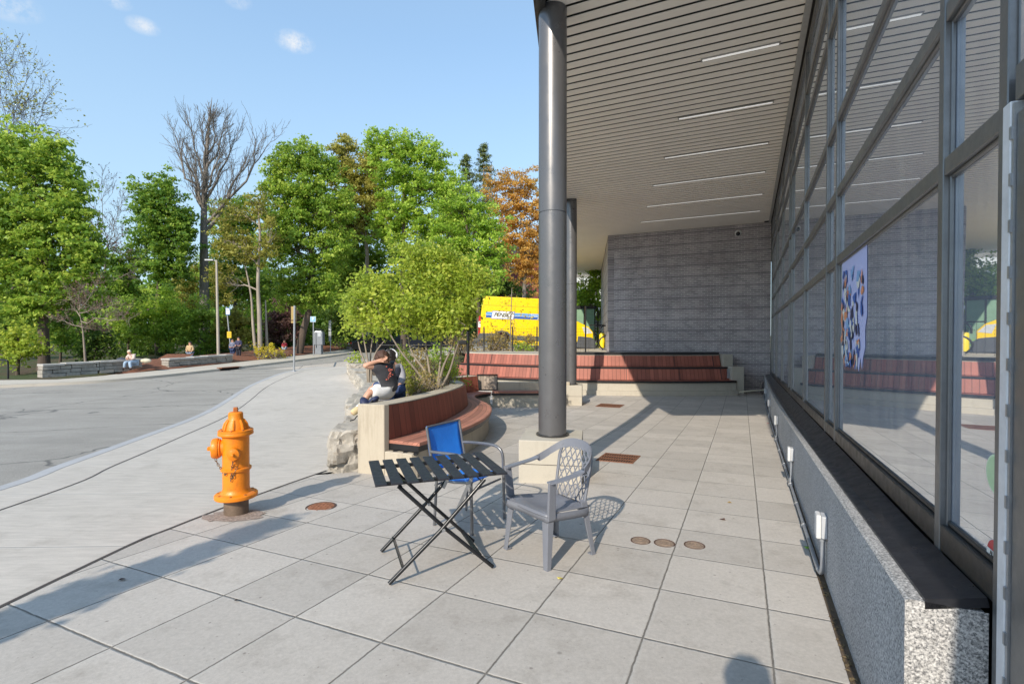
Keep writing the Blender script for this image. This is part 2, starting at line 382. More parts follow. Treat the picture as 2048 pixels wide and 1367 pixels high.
# ================================================================== ground, road, walks
def grid_sheet(name, m, rows, zoff, ncol=10, kind=True):
    """rows: list of (Y, x_left, x_right)"""
    b = MB(); vs = []; fs = []
    for (Y, xl, xr) in rows:
        for c in range(ncol+1):
            X = xl+(xr-xl)*c/ncol; vs.append((X, Y, G(X, Y)+zoff))
    n = ncol+1
    for i in range(len(rows)-1):
        for c in range(ncol): a = i*n+c; fs.append((a, a+1, a+n+1, a+n))
    b.add(vs, fs); o = b.build(name, m, smooth=180, origin=(0, 0, 0))
    if kind: structure(o)
    return o
ys = [-60, -40, -25, -15] + [-10+i*1. for i in range(75)] + [70, 80, 100, 140, 200, 300, 500, 900]
xs = [-900, -400, -200, -120, -80] + [-60+i*1.5 for i in range(70)] + [50, 60, 80, 120, 200, 400, 900]
b = MB(); b.add([(x, y, G(x, y)-.30) for y in ys for x in xs], [(j*len(xs)+i, j*len(xs)+i+1, (j+1)*len(xs)+i+1, (j+1)*len(xs)+i) for j in range(len(ys)-1) for i in range(len(xs)-1)])
m, nt, bs = mat('woodland_floor'); k = N(nt); p = k.pos()
k.l(k.hsvv(k.mix(k.ramp(k.noise(p, .5, 6), .4, .6), (.055, .085, .02), (.10, .07, .04)), k.ramp(k.noise(p, 9, 6, .7), .3, .7, .5, 1.4)), bs.inputs['Base Color']); bs.inputs['Roughness'].default_value = .95; k.bump(k.noise(p, 8, 6, .7), 1, .1, bs)
structure(b.build('ground', m, smooth=180, origin=(0, 0, 0)))
KERB = [(-4.9, -8), (-5.25, 0), (-5.6, 3.5), (-5.88, 5.74), (-6.19, 6.7), (-6.55, 7.96), (-7.1, 9.8), (-7.92, 12.6), (-9.0, 15.7), (-10.3, 19.3), (-11.0, 22.3), (-11.4, 25), (-11.2, 27.2), (-10.6, 28.2), (-9.6, 28.6)]
FKERB = [(-34, 10), (-28, 16.5), (-20.4, 20.1), (-17.4, 22.3), (-15.6, 27), (-14.4, 32), (-13.2, 38), (-12.4, 46), (-11.5, 60)]
KC = [(v.x, v.y) for v in cr([(x, y, 0) for x, y in KERB], 5)]; FC = [(v.x, v.y) for v in cr([(x, y, 0) for x, y in FKERB], 6)]
ROCK = [(-2.40, 6.4), (-2.62, 7.6), (-2.95, 9), (-3.6, 12), (-4.45, 15.7), (-6.0, 20), (-8.06, 24.9), (-8.4, 27)]
PAVB = [(-3.1, -8), (-3.05, 0), (-3.02, 3.6), (-2.95, 4.3), (-2.72, 5.4), (-2.42, 6.5), (-1.6, 6.9)]
# road: wide sheet left and behind everything
rows = []
for i in range(0, 142):
    Y = -10+i*.5; xl = lerp_poly(FC, Y)-.25 if Y > 10 else -40; xl = -40 if Y < 20 else xl
    xr = lerp_poly(KC, Y)+.1 if Y < 28.5 else 14
    if 20 <= Y < 28: xl = lerp_poly(FC, Y)-.25
    rows.append((Y, xl, xr))
grid_sheet('road', M_ASPH, rows, -.115, 30)
rows = []
Y = -8.
while Y <= 28.55:
    xl = lerp_poly(KC, Y); xr = lerp_poly(PAVB, Y) if Y < 6.5 else lerp_poly(ROCK, Y)+.5
    rows.append((Y, xl+.15, max(xr, xl+.2))); Y += .35
grid_sheet('sidewalk', M_SIDE, rows, 0, 12)
rows = []
Y = -8.
while Y <= 19:
    xl = lerp_poly(PAVB, Y) if Y < 6.5 else (-1.75 if Y < 13 else -4.)
    xr = (P0 + U*((Y-P0.y)/U.y)).x + .1; rows.append((Y, xl, max(xr, xl+.1))); Y += .25
grid_sheet('plaza_paving', M_PAV, rows, .004, 14)
def ribbon(name, m, path, w, z0, z1, side=1, kind=True):
    """kerb: solid ribbon along an xy path; z offsets over G"""
    b = MB(); L = []; R = []
    n = len(path)
    for i, (x, y) in enumerate(path):
        a = Vector(path[max(i-1, 0)]); c = Vector(path[min(i+1, n-1)]); d = (c-a).normalized(); nn = Vector((d.y, -d.x))*side
        L.append((x, y)); R.append((x+nn.x*w, y+nn.y*w))
    def p(q, z): return Vector((q[0], q[1], G(*q)+z))
    A = [p(q, z0) for q in L]; B = [p(q, z1) for q in L]; C = [p(q, z1) for q in R]; D = [p(q, z0) for q in R]
    b.strip(A, B); b.strip(B, C); b.strip(C, D)
    o = b.build(name, m, smooth=40, origin=(0, 0, 0))
    if kind: structure(o)
    return o
ribbon('near_kerb', M_KERB, KC, .16, -.3, .004)
ribbon('far_kerb', m_concrete('far_kerb_stone', (.46, .42, .36), 0.), FC, .16, -.3, .0, -1)
# dark expansion joint that runs along the walk
b = MB(); J = [(x+.78, y) for x, y in KC if y < 25.5]
b.strip([Vector((x, y, G(x, y)+.004)) for x, y in J], [Vector((x+.022, y, G(x, y)+.004)) for x, y in J]); structure(b.build('sidewalk_joint', pm('joint_filler', (.07, .06, .055), .9), origin=(0, 0, 0)))
b = MB(); J = [(x-.01, y) for x, y in PAVB[:6]]; J = [(v.x, v.y) for v in cr([(x, y, 0) for x, y in J], 6)]
b.strip([Vector((x, y, G(x, y)+.008)) for x, y in J], [Vector((x+.03, y, G(x, y)+.008)) for x, y in J]); structure(b.build('paving_joint', _pm['joint_filler'], origin=(0, 0, 0)))
# far pavement and brick strip, mulch bed
rows = [];
for i in range(0, 90):
    Y = 13+i*.5
    if Y > 56: break
    x = lerp_poly(FC, Y); wd = 2.4 if Y < 24 else 2.6; rows.append((Y, x-wd-(4. if Y < 22 else 0.), x-.16))
grid_sheet('far_sidewalk', m_concrete('far_walk_concrete', (.50, .455, .39), 0.), rows, .0, 8)
rows = []
for i in range(0, 46):
    Y = 24+i*.6; x = lerp_poly(FC, Y); rows.append((Y, x-2.5-7*sm((Y-24)/5), x-2.45))
def mound(name, m, rows, hgt):
    b = MB(); vs = []; fs = []; n = 13
    for (Y, xl, xr) in rows:
        for c in range(n):
            s = c/(n-1); X = xl+(xr-xl)*s; vs.append((X, Y, G(X, Y)+.02+hgt*math.sin(math.pi*min(1, (1-s)*1.3))*.8*sm((Y-24)/4)+.03*math.sin(X*3.1+Y*2.3)))
    for i in range(len(rows)-1):
        for c in range(n-1): a = i*n+c; fs.append((a, a+1, a+n+1, a+n))
    b.add(vs, fs); return structure(b.build(name, m, smooth=180, origin=(0, 0, 0)))
mound('mulch_bed', M_MULCH, rows, .42)
# worn white crosswalk lines
M_LINE = pm('worn_road_paint', (.62, .61, .58), .8, 0, .2, 12, dirt=.8, dirtcol=(.25, .25, .24))
b = MB()
for (a, c, wd) in (((-17.2, 24.6), (-11.3, 26.6), .1), ((-11.0, 28.9), (-2.2, 28.9), .35), ((-15.2, 29.4), (-9, 30.6), .18), ((-13.5, 33.5), (-3, 34.5), .12)):
    A = []; B = []
    for i in range(13):
        s = i/12; x = a[0]+(c[0]-a[0])*s; y = a[1]+(c[1]-a[1])*s; A.append(Vector((x, y, G(x, y)-.108))); B.append(Vector((x, y+wd, G(x, y+wd)-.108)))
    b.strip(A, B)
structure(b.build('crosswalk_lines', M_LINE, origin=(0, 0, 0)))
# ================================================================== the building with its canopy
ZS = 5.46; TE = 17.8
bld = thing('office_building', 'dark glass fronted building with slatted canopy, brick end wall and granite base on the right', 'building', (9, 9, -.5))
EDGE = [(-.2, -2), (.2, 3.8), (.3, 6.1), (.66, 9.1), (1.42, 14.5), (1.9, 20), (3.2, 31.7)]
def edge_x(y): return lerp_poly(EDGE, y)
def edge_d(t):
    lo, hi = -12., .0
    for _ in range(40):
        mid = (lo+hi)/2; q = F(t, mid)
        if q.x > edge_x(q.y): hi = mid
        else: lo = mid
    return hi
def near_cut(t):  # the canopy starts at Y = 3.8
    return (3.8-P0.y-U.y*t)/VV.y
b = MB(); t = .2
while t < 31:
    d1 = edge_d(t)+.12; dr = .19 if t < TE-.25 else (-.02 if t < TE else -5.6)
    a0 = near_cut(t); d2 = min(dr, a0)
    if t < 3: d2 = min(dr, near_cut(t))
    lo, hi = d1, dr
    # keep only the part with Y >= 3.8
    if F(t, lo).y < 3.85 and F(t, hi).y < 3.85: t += .2; continue
    if F(t, hi).y < 3.85: hi = near_cut(t)
    if F(t, lo).y < 3.85: lo = near_cut(t)
    if hi-lo > .05: b.box(F(t+.085, (lo+hi)/2, ZS+.006), (hi-lo, .154, .012), Matrix.Rotation(-YAW, 3, 'Z'))
    t += .2
b.build('soffit', M_SOFF, bld, bevel=.004, seg=1)
poly = [(x, y) for x, y in EDGE if y >= 3.8]
body = [F(1.2, 7), F(31, 7)]
near_r = P0 + U*((3.8-P0.y)/U.y)
roofp = [(.2, 3.8)] + poly[1:] + [(12, 31.7), (F(24, 7).x, F(24, 7).y), (F(0, 9).x, 3.8)]
MB().prism(roofp, ZS+.045, ZS+.12).build('canopy_backing', M_GROOVE, bld)
rp2 = [(x-.05 if i < len(poly) else x, y) for i, (x, y) in enumerate(roofp)]
MB().prism(rp2, ZS+.124, ZS+.62).build('roof', M_DARK, bld)
fa = MB(); E2 = [Vector((x, y, 0)) for x, y in poly]
fa.strip([e+Vector((0, 0, ZS-.06)) for e in E2], [e+Vector((0, 0, ZS+.16)) for e in E2])
fa.strip([e+Vector((.1, 0, ZS-.06)) for e in E2], [e+Vector((0, 0, ZS-.06)) for e in E2])
fa.strip([e+Vector((.1, 0, ZS+.1)) for e in E2], [e+Vector((.1, 0, ZS-.06)) for e in E2])
fa.box(((.2+near_r.x)/2, 3.8, ZS+.04), (near_r.x-.2, .06, .2)); fa.build('fascia', M_DARK, bld)
fb = MB(); fb.bar(F(2.3, .15, ZS-.02), F(TE, .15, ZS-.02), .07, .04); fb.build('soffit_trim', pm('trim_metal', (.42, .41, .39), .45, .3), bld)
# facade
def zb(t): return .665-.032*t
def gt(t):
    q = F(t, 0); return G(q.x, q.y)+.69-.012*min(t, 6)
VT = [-.05, .485, 3.15, 3.78, 6.0, 8.4, 9.0, 11.4, 13.8, 14.4, 16.6, 17.75]
TZ = [2.13, 2.72, 3.36, 4.40, 4.82]
for t in VT:
    z0 = zb(t)-.02 if t > 0 else -.1
    b = MB(); b.bar(F(t, .2275, z0), F(t, .2275, ZS-.002), .058, .035, VV)
    b.bar(F(t-.034, .237, z0), F(t-.034, .237, ZS-.004), .014, .014, VV)
    b.build('mullion', M_FRAME, bld, bevel=.003, seg=1)
for z in TZ + [ZS-.07]:
    b = MB()
    for ta, tb in zip(VT, VT[1:]):
        b.bar(F(ta+.031, .230, z), F(tb-.031, .230, z), .034, .068); b.bar(F(ta+.031, .238, z-.04), F(tb-.031, .238, z-.04), .014, .012)
    b.build('transom', M_FRAME, bld, bevel=.003, seg=1)
b = MB()
for ta, tb in zip(VT, VT[1:]):
    b.bar(F(ta+.031, .230, zb(ta)+.045), F(tb-.031, .230, zb(tb)+.045), .036, .1); b.bar(F(ta+.031, .239, zb(ta)+.105), F(tb-.031, .239, zb(tb)+.105), .014, .018)
b.build('bottom_rail', M_DARK, bld, bevel=.004, seg=1)
for ta, tb in zip(VT, VT[1:]):
    zz = [None]+TZ+[ZS]
    for r in range(6):
        za, zc = (zb(ta)+.05, zb(tb)+.05) if r == 0 else (zz[r], zz[r])
        MB().add([F(ta, .244, za), F(tb, .244, zc), F(tb, .244, zz[r+1]), F(ta, .244, zz[r+1])], [(0, 1, 2, 3)]).build('window_pane', M_GLASS, bld)
# window sill
b = MB(); A = []; 
for side in range(2): pass
NT = 24; ts = [0+TE*i/NT for i in range(NT+1)]
prof = lambda t: [F(t, .052, gt(t)-.022), F(t, .052, gt(t)+.012), F(t, .10, gt(t)+.022), F(t, .205, max(gt(t)+.05, zb(t)-.01)), F(t, .212, max(gt(t)+.02, zb(t)-.04))]
pr = [prof(t) for t in ts]
for q in range(4): b.strip([p_[q] for p_ in pr], [p_[q+1] for p_ in pr])
b.add(pr[0], [(0, 1, 2, 3, 4)]); b.build('window_sill', pm('sill_metal', (.030, .031, .037), .36, .35, .25, 5, .08, 120, dirt=.25, dirtcol=(.12, .11, .10)), bld)
# granite base wall with a grooved front
m, nt, bs = mat('tooled_granite'); k = N(nt); p = k.pos(); n1 = k.noise(p, 110, 5, .75); x, y, z = k.xyz(p)
k.l(k.hsvv(k.mix(k.ramp(n1, .4, .58), (.14, .14, .15), (.62, .61, .61)), k.ramp(k.noise(p, 1.5, 5), .3, .7, .88, 1.1)), bs.inputs['Base Color']); bs.inputs['Roughness'].default_value = .8
k.bump(k.noise(k.comb(k.m('MULTIPLY', x, 170), k.m('MULTIPLY', y, 170), k.m('MULTIPLY', z, 40)), 1., 3), .8, .008, bs)
b = MB(); b.strip([F(t, 0, gt(t)-1.1) for t in ts], [F(t, 0, gt(t)-.004) for t in ts]); b.build('granite_face', m, bld)
b = MB(); b.strip([F(t, 0, gt(t)-.004) for t in ts], [F(t, .012, gt(t)+.002) for t in ts]); b.strip([F(t, .012, gt(t)+.002) for t in ts], [F(t, .20, gt(t)+.002) for t in ts])
b.add([F(0, 0, gt(0)-1.1), F(0, .21, gt(0)-1.1), F(0, .21, gt(0)+.002), F(0, .012, gt(0)+.002), F(0, 0, gt(0)-.004)], [(0, 1, 2, 3, 4)]); b.build('granite_cap', M_GRAN, bld)
# body behind the glass, entrance door at the near end
pl = [F(-.3, .36), F(-.3, 9), F(TE, 9), F(TE, .36)]
MB().prism([(q.x, q.y) for q in pl], -1.2, ZS+.04).build('interior_wall', pm('dark_interior', (.03, .03, .035), .9), bld)
d_ = MB(); d_.bar(F(-.111, .212, -.1), F(-.111, .212, 2.14), .048, .03, VV); d_.build('door_seal', pm('white_seal', (.74, .74, .76), .4, .1), bld, bevel=.003)
dn = MB(); dn.bar(F(-.143, .215, .02), F(-.143, .215, 2.13), .012, .03, VV)
for i in range(16): dn.bar(F(-.141, .198, .08+i*.13), F(-.141, .198, .115+i*.13), .010, .008, VV)
dn.build('door_hinge', M_GALV, bld)
dd = MB(); dd.bar(F(-.27, .23, -.05), F(-.27, .23, 2.1), .235, .05, VV); dd.bar(F(-1.2, .225, -.05), F(-1.2, .225, 2.1), .13, .05, VV); dd.bar(F(-1.13, .225, .12), F(-.39, .225, .12), .05, .3); dd.bar(F(-1.13, .225, 2.04), F(-.39, .225, 2.04), .05, .12)
door = dd.build('door', M_FRAME, bld, bevel=.004); MB().add([F(-1.13, .226, .27), F(-.39, .226, .27), F(-.39, .226, 1.98), F(-1.13, .226, 1.98)], [(0, 1, 2, 3)]).build('door_pane', M_GLASS, door)
dh = MB(); dh.bar(F(-3.4, .245, 2.19), F(-.125, .245, 2.19), .07, .1); dh.bar(F(-1.32, .245, -.1), F(-1.32, .245, 2.14), .07, .08, VV); dh.bar(F(-3.4, .245, 3.4), F(-.125, .245, 3.4), .07, .08); dh.build('door_frame', M_FRAME, bld, bevel=.003)
MB().add([F(-3.4, .275, -.1), F(-1.3, .275, -.1), F(-1.3, .275, ZS), F(-3.4, .275, ZS)], [(0, 1, 2, 3)]).build('window_pane', M_GLASS, bld)
MB().add([F(-1.3, .277, 2.22), F(-.1, .277, 2.22), F(-.1, .277, ZS), F(-1.3, .277, ZS)], [(0, 1, 2, 3)]).build('window_pane', M_GLASS, bld)
# brick end wall and the side wall going back from it
C0 = F(TE, 0)
def brick_wall(name, a, c, z0, z1, th, label=None):
    d = (c-a); L = d.length; ang = math.atan2(d.y, d.x)
    b = MB(); b.add([(0, 0, 0), (L, 0, 0), (L, th, 0), (0, th, 0), (0, 0, z1-z0), (L, 0, z1-z0), (L, th, z1-z0), (0, th, z1-z0)], [(0, 1, 5, 4), (1, 2, 6, 5), (2, 3, 7, 6), (3, 0, 4, 7), (4, 5, 6, 7)])
    o = b.build(name, M_BRICK, bld, local=True); o.location = Vector((a.x, a.y, z0))-Vector(bld['_o']); o.rotation_euler = (0, 0, ang)
    return o
WL = F(TE, -5.36)
brick_wall('brick_wall', WL, F(TE, .2), -.8, ZS-.002, .3)
S2 = Vector((5.67, 30.5, 0)); brick_wall('brick_side_wall', S2, WL, .4, ZS-.002, -.25)['label'] = 'sunlit brown side of the brick wall'
for (y0, y1) in ((22.3, 23.4), (25.5, 27.)):   # dark window openings in the side wall
    d = (S2-WL).normalized(); nn = Vector((-d.y, d.x, 0)); a = WL+d*((y0-WL.y)/d.y)+nn*.02; c = WL+d*((y1-WL.y)/d.y)+nn*.02
    b = MB(); b.bar(a+Vector((0, 0, 3.6)), c+Vector((0, 0, 3.6)), .05, 2.6); b.build('side_window', M_DARK, bld)
# steel columns on concrete plinths
def column(x, y, r, ztop, pw, ph, rot, pz, label):
    z0 = G(x, y); b = MB(); zc = z0+ph
    b.lathe([(r, zc), (r, 2.965), (r-.007, 2.968), (r-.007, 2.98), (r, 2.983), (r, ztop)], (x, y, 0), n=48)
    c = b.build('column', pm('bronze_column_paint', (.155, .152, .156), .34, .45, .05, 1.5, .02, 300, dirt=.02, dirtcol=(.4, .4, .4)), bld, smooth=30, label=label)
    bb = MB(); R_ = Matrix.Rotation(rot, 3, 'Z'); bb.box((x, y, z0+ph/2-.1), (pw, pw, ph+.2), R_)
    b3 = bb.build('plinth', M_CONC2, c, bevel=.012)
    bk = MB(); bk.box((x, y, z0+ph*.46), (pw+.003, pw+.003, .008), R_); bk.build('plinth_joint', pm('joint_dark', (.09, .08, .07), .9), c)
    bj = MB(); bj.lathe([(r+.004, zc), (r+.03, zc+.004), (r+.03, zc+.02), (r+.002, zc+.022)], (x, y, 0), n=40); bj.build('base_ring', M_DARK, c, smooth=30)
    return c
column(.50, 6.18, .172, ZS-.001, .74, .52, -rad(9), 0, 'big round dark steel column nearest the camera on a concrete plinth')
column(1.74, 14.75, .165, ZS-.001, .66, .58, -rad(9), 0, 'round dark steel column farther back')
# ================================================================== curved planter bench
CAP = [(-1.64, 6.37), (-1.46, 6.97), (-1.29, 7.92), (-1.155, 9.02), (-1.077, 10.27), (-1.08, 11.2), (-1.2, 12.0), (-1.42, 12.6), (-1.58, 13.1), (-1.5, 13.6), (-1.29, 13.95), (-1.02, 14.25)]
SEAT = [(-1.13, 6.10), (-.85, 6.9), (-.62, 7.75), (-.46, 8.75), (-.405, 9.9), (-.50, 11.0), (-.72, 11.9), (-.9, 12.55), (-.98, 13.1), (-.90, 13.55), (-.75, 13.85), (-.58, 14.02)]
CP = cr([(x, y, 0) for x, y in CAP], 8); SP = cr([(x, y, 0) for x, y in SEAT], 8)
def arcs(P):
    a = [0.]
    for p, q in zip(P, P[1:]): a.append(a[-1]+(q-p).length)
    return a
def offs(P, d):
    out = []
    for i, p in enumerate(P):
        t = (P[min(i+1, len(P)-1)]-P[max(i-1, 0)]).normalized(); out.append(p+Vector((-t.y, t.x, 0))*d)
    return out
def lift(P, z): return [Vector((p.x, p.y, G(p.x, p.y)+z)) for p in P]
def strips(name, m, lines, parent, uvarc=None, smooth=35, close_ends=True, **kw):
    """surface through several polylines; uv = (arc, height)"""
    b = MB(); uvs = []; n = len(lines[0]); arc = uvarc or arcs(lines[0]); hh = 0
    for j, L in enumerate(lines):
        if j: hh += (Vector(L[n//2])-Vector(lines[j-1][n//2])).length
        b.v += [tuple(p) for p in L]; uvs += [(arc[i], hh) for i in range(n)]
    for j in range(len(lines)-1):
        for i in range(n-1): a = j*n+i; b.f.append((a, a+1, a+n+1, a+n))
    if close_ends and len(lines) > 3:
        b.f.append(tuple(j*n for j in range(len(lines)))); b.f.append(tuple(j*n+n-1 for j in range(len(lines)))[::-1])
    return b.build(name, m, parent, smooth=smooth, uvs=uvs, **kw)
arc = arcs(CP)
cb = thing('curved_bench', 'S-curved red wooden bench against a pale concrete planter wall, behind the blue chair', 'bench', (-1.2, 9, G(-1.2, 9)))
inn = offs(CP, .30)
strips('planter_wall', M_CONC, [lift(inn, -.2), lift(inn, .865), lift(offs(CP, .285), .875), lift(offs(CP, .01), .875), lift(CP, .865), lift(CP, -.2)], cb, smooth=30)
mid = lambda f: [c.lerp(s, f) for c, s in zip(CP, SP)]
# concrete base under the seat
sb = [c.lerp(s, .93) for c, s in zip(CP, SP)]
strips('concrete_base', M_CONC, [lift(CP, -.2), lift(CP, .30), lift(mid(.90), .30), lift(sb, -.2)], cb, smooth=30)
fr = [c.lerp(s, .03) for c, s in zip(CP, SP)]
strips('bench_frame', M_BLACK, [lift(mid(.10), .315), lift(mid(.10), .39), lift(mid(.97), .39), lift(mid(.97), .315)], cb, smooth=30)
strips('seat', M_WOODS, [lift(mid(.12), .392), lift(mid(.12), .432), lift(SP, .432), lift(SP, .392), lift(mid(.12), .392)], cb, uvarc=arc, smooth=30)
bt, bb_ = mid(.035), mid(.17)
strips('backrest_frame', M_DARK, [lift(mid(.005), .47), lift(mid(.005), .862), lift(mid(.03), .862), lift(mid(.13), .45)], cb, smooth=30)
strips('backrest', M_WOODR, [lift(mid(.13), .437), lift(mid(.035), .856), lift(mid(.075), .862), lift(bb_, .437)], cb, uvarc=arc, smooth=30)
# end block of concrete
b = MB(); e0, e1 = CP[0], SP[0]; dr = (e1-e0).normalized(); fw = Vector((dr.y, -dr.x, 0)); lf = inn[0]
P_ = [lf-fw*.0, e0, e0+fw*.06, lf+fw*.06]
b.prism([(p.x, p.y) for p in (lf+fw*.002, lf+fw*.10, e0+fw*.10+dr*.10, e0+dr*.10+fw*.002)], lambda x, y: G(x, y)-.2, lambda x, y: G(x, y)+.885)
b.prism([(p.x, p.y) for p in (e0+dr*.103+fw*.003, e0+dr*.103+fw*.097, e1+fw*.09-dr*.05, e1-dr*.02)], lambda x, y: G(x, y)-.2, lambda x, y: G(x, y)+.305)
b.build('end_wall', M_CONC, cb, bevel=.012)
b = MB()
for i in (0, 1, 2):
    p = e0.lerp(e1, .35+.28*i); b = MB(); b.box((p.x, p.y, G(p.x, p.y)+.30), (.05, .12, .025)); b.build('seat_bracket', M_BLACK, cb)
# short grey slatted section at its far end
gb = thing('slatted_backrest', 'short weathered grey slatted backrest panel at the far end of the curved bench', 'bench back', (-.8, 14.5, G(-.8, 14.5)))
A = [Vector((-1.0, 14.42, 0)), Vector((-.43, 14.42, 0))]; 
strips('slats', M_WOODG, [lift([Vector((-1.0+.057*i, 14.42, 0)) for i in range(11)], .44), lift([Vector((-1.0+.057*i, 14.50, 0)) for i in range(11)], .86)], gb, smooth=None)
b = MB()
for z, y in ((.44, 14.41), (.87, 14.49)): b.box((-.715, y, -.53+z), (.6, .05, .035))
for x in (-1.005, -.43): b.bar((x, 14.40, -.53+.42), (x, 14.49, -.53+.88), .03, .04)
b.build('panel_frame', M_BLACK, gb)
# low straight bench beyond it
lb = thing('low_bench', 'low bench with thin wooden seat on pale concrete beside the far column', 'bench', (.4, 14.4, G(.4, 14.4)))
xs_ = [-.56+.2*i for i in range(11)]
L = lambda y: [Vector((x, y, 0)) for x in xs_]
strips('seat', M_WOODS, [lift(L(14.40), .40), lift(L(14.40), .445), lift(L(14.02), .445), lift(L(14.02), .40)], lb, smooth=None)
b = MB(); b.box((.44, 14.05, -.545+.372), (2.04, .06, .05)); b.build('seat_frame', M_BLACK, lb, bevel=.004)
b = MB(); b.box((.44, 14.26, -.545+.13), (1.98, .36, .44)); b.build('concrete_base', M_CONC2, lb, bevel=.01)
b = MB(); b.box((.62, 14.53, -.545+.3), (2.1, .16, .75)); b.build('back_wall', M_CONC, lb, bevel=.012)
# ================================================================== terraced benches in front of the brick wall
TP = [(7.6, 16.95), (7.0, 16.85), (5.5, 16.75), (3.9, 16.85), (2.3, 17.1), (1.0, 17.5), (-.45, 18.15), (-2.05, 19.2), (-2.5, 19.55)]
TC = cr([(x, y, 0) for x, y in TP], 6); TA = arcs(TC); ZG = -.545
def lz(P, z): return [Vector((p.x, p.y, z)) for p in P]
def O(d): return offs(TC, -d)
tb_ = thing('terraced_seating', 'two-row curved red wooden terrace seating below the dark brick wall', 'bench', (3, 17.5, ZG))
strips('concrete_step', M_CONC2, [lz(O(-.10), ZG-.15), lz(O(-.10), ZG+.16), lz(O(.0), ZG+.165), lz(O(.03), -.10), lz(O(.5), -.10)], tb_, smooth=30, close_ends=False)
for r, (o0, z0) in enumerate(((0., -.05), (.50, .385))):
    strips('seat', M_WOODT, [lz(O(o0-.02), z0), lz(O(o0+.42), z0)], tb_, uvarc=TA, smooth=None)
    strips('seat_edge', M_BLACK, [lz(O(o0-.02), z0-.065), lz(O(o0-.035), z0-.065), lz(O(o0-.035), z0-.003), lz(O(o0-.02), z0-.002)], tb_, smooth=None)
    strips('backrest', M_WOODT, [lz(O(o0+.36), z0+.01), lz(O(o0+.47), z0+.372), lz(O(o0+.50), z0+.372), lz(O(o0+.5), z0+.01)], tb_, uvarc=TA, smooth=30)
    for i in range(4, len(TC)-2, 7):
        b = MB(); p = O(o0+.355)[i]; q = O(o0+.465)[i]; d = (TC[i+1]-TC[i]).normalized()
        b.bar((p.x, p.y, z0), (q.x, q.y, z0+.375), .018, .006, (d.y, -d.x, .0)); b.build('backrest_joint', M_BLACK, tb_)
strips('back_wall', M_CONC2, [lz(O(1.0), .3), lz(O(1.0), .80), lz(O(1.5), .80)], tb_, smooth=30, close_ends=False)
nR = 29
strips('top_rail', M_BLACK, [lz(O(.99)[:nR], .79), lz(O(.97)[:nR], .79), lz(O(.97)[:nR], .875), lz(O(1.22)[:nR], .88)], tb_, smooth=30, close_ends=False)
e = TC[0]; 
b = MB(); b.box((e.x+.13, e.y+.42, -.1), (.42, .55, 1.0)); b.box((e.x+.03, e.y+.92, .25), (.36, .4, 1.12)); b.build('end_block', M_CONC2, tb_, bevel=.015)
b = MB(); b.bar((e.x-.02, e.y+.30, .0), (e.x+.0, e.y+.36, .32), .05, .3, (1, 0, 0)); b.build('end_filler', pm('filler_metal', (.30, .31, .33), .5, .2), tb_)
b = MB(); b.tube([(e.x+.0, e.y-.28, ZG+.14), (e.x+.62, e.y-.10, ZG+.17), (e.x+1.0, e.y-.02, ZG+.18)], .022, 8); tag(b.build('foam_strip', pm('cream_foam', (.72, .66, .50), .7), smooth=40), 'thin cream foam pole lying along the foot of the terrace at the far wall corner', 'pole')
# upper deck
structure(MB().prism([(p.x, p.y) for p in O(1.2)] + [(-3.2, 27), (7, 27), (9, 19.5)], .70, .80).build('upper_deck', M_CONC2, origin=(0, 0, 0)))
# ================================================================== planter soil and stone blocks
b = MB(); vs = []; fs = []; ysl = [8.0+i*.4 for i in range(33)]; nc = 10
for Y in ysl:
    xl = lerp_poly(ROCK, Y)+.45; xr = (lerp_poly([(p.x, p.y) for p in inn], Y)+.05) if Y < 13 else -1.6-1.3*sm((Y-13)/2)
    h = .74-.30*sm((Y-7)/13)
    for c in range(nc+1):
        X = xl+(xr-xl)*c/nc; vs.append((X, Y, G(X, Y)+h-.02*math.sin(c/nc*math.pi)+.03*math.sin(X*7+Y*5)))
n = nc+1
for j in range(len(ysl)-1):
    for c in range(nc): a = j*n+c; fs.append((a, a+1, a+n+1, a+n))
b.add(vs, fs); structure(b.build('planter_soil', M_SOIL, smooth=180, origin=(0, 0, 0)))
from mathutils import noise as mnoise
def rock(name, label, c, size, rz, seed, rough=.07, cat='stone block', group=None, m=None, sub=4):
    bm = bmesh.new(); bmesh.ops.create_cube(bm, size=1); bmesh.ops.subdivide_edges(bm, edges=bm.edges[:], cuts=6*sub//2+4, use_grid_fill=True)
    for v in bm.verts:
        p = Vector((v.co.x*size[0], v.co.y*size[1], v.co.z*size[2]))
        # soften the corners, then break the faces
        q = Vector((max(-.5+.06/size[0], min(.5-.06/size[0], v.co.x))*size[0], max(-.5+.06/size[1], min(.5-.06/size[1], v.co.y))*size[1], max(-.5+.05/size[2], min(.5-.05/size[2], v.co.z))*size[2]))
        d = p-q
        if d.length > 1e-5: p = q+d.normalized()*min(d.length, .055)
        s = Vector((seed*7.3, seed*3.1, seed))
        nv = mnoise.noise_vector(p*2.6+s)*rough + mnoise.noise_vector(p*8+s)*rough*.55 + mnoise.noise_vector(p*22+s)*rough*.22
        rg = (1-abs(mnoise.noise(p*3.4+s)))**7*.8+(1-abs(mnoise.noise(p*7.5-s)))**6*.45; nv -= v.co.normalized()*rg*rough*.75
        if v.co.z > .49: nv *= .4
        v.co = p+nv
    me = bpy.data.meshes.new(name); bm.to_mesh(me); bm.free(); me.materials.append(m or M_STONE)
    for p in me.polygons: p.use_smooth = True
    me.set_sharp_from_angle(angle=rad(26))
    o = bpy.data.objects.new(name, me); COL.objects.link(o); o.location = c; o.rotation_euler = (0, 0, rz); tag(o, label, cat, group); return o
def rk(x, y, sx, sy, h, rz, seed, label, **kw): return rock('stone_block', label, (x, y, G(x, y)+h/2-.06), (sx, sy, h+.12), rz, seed, group='limestone blocks edging the planter', **kw)
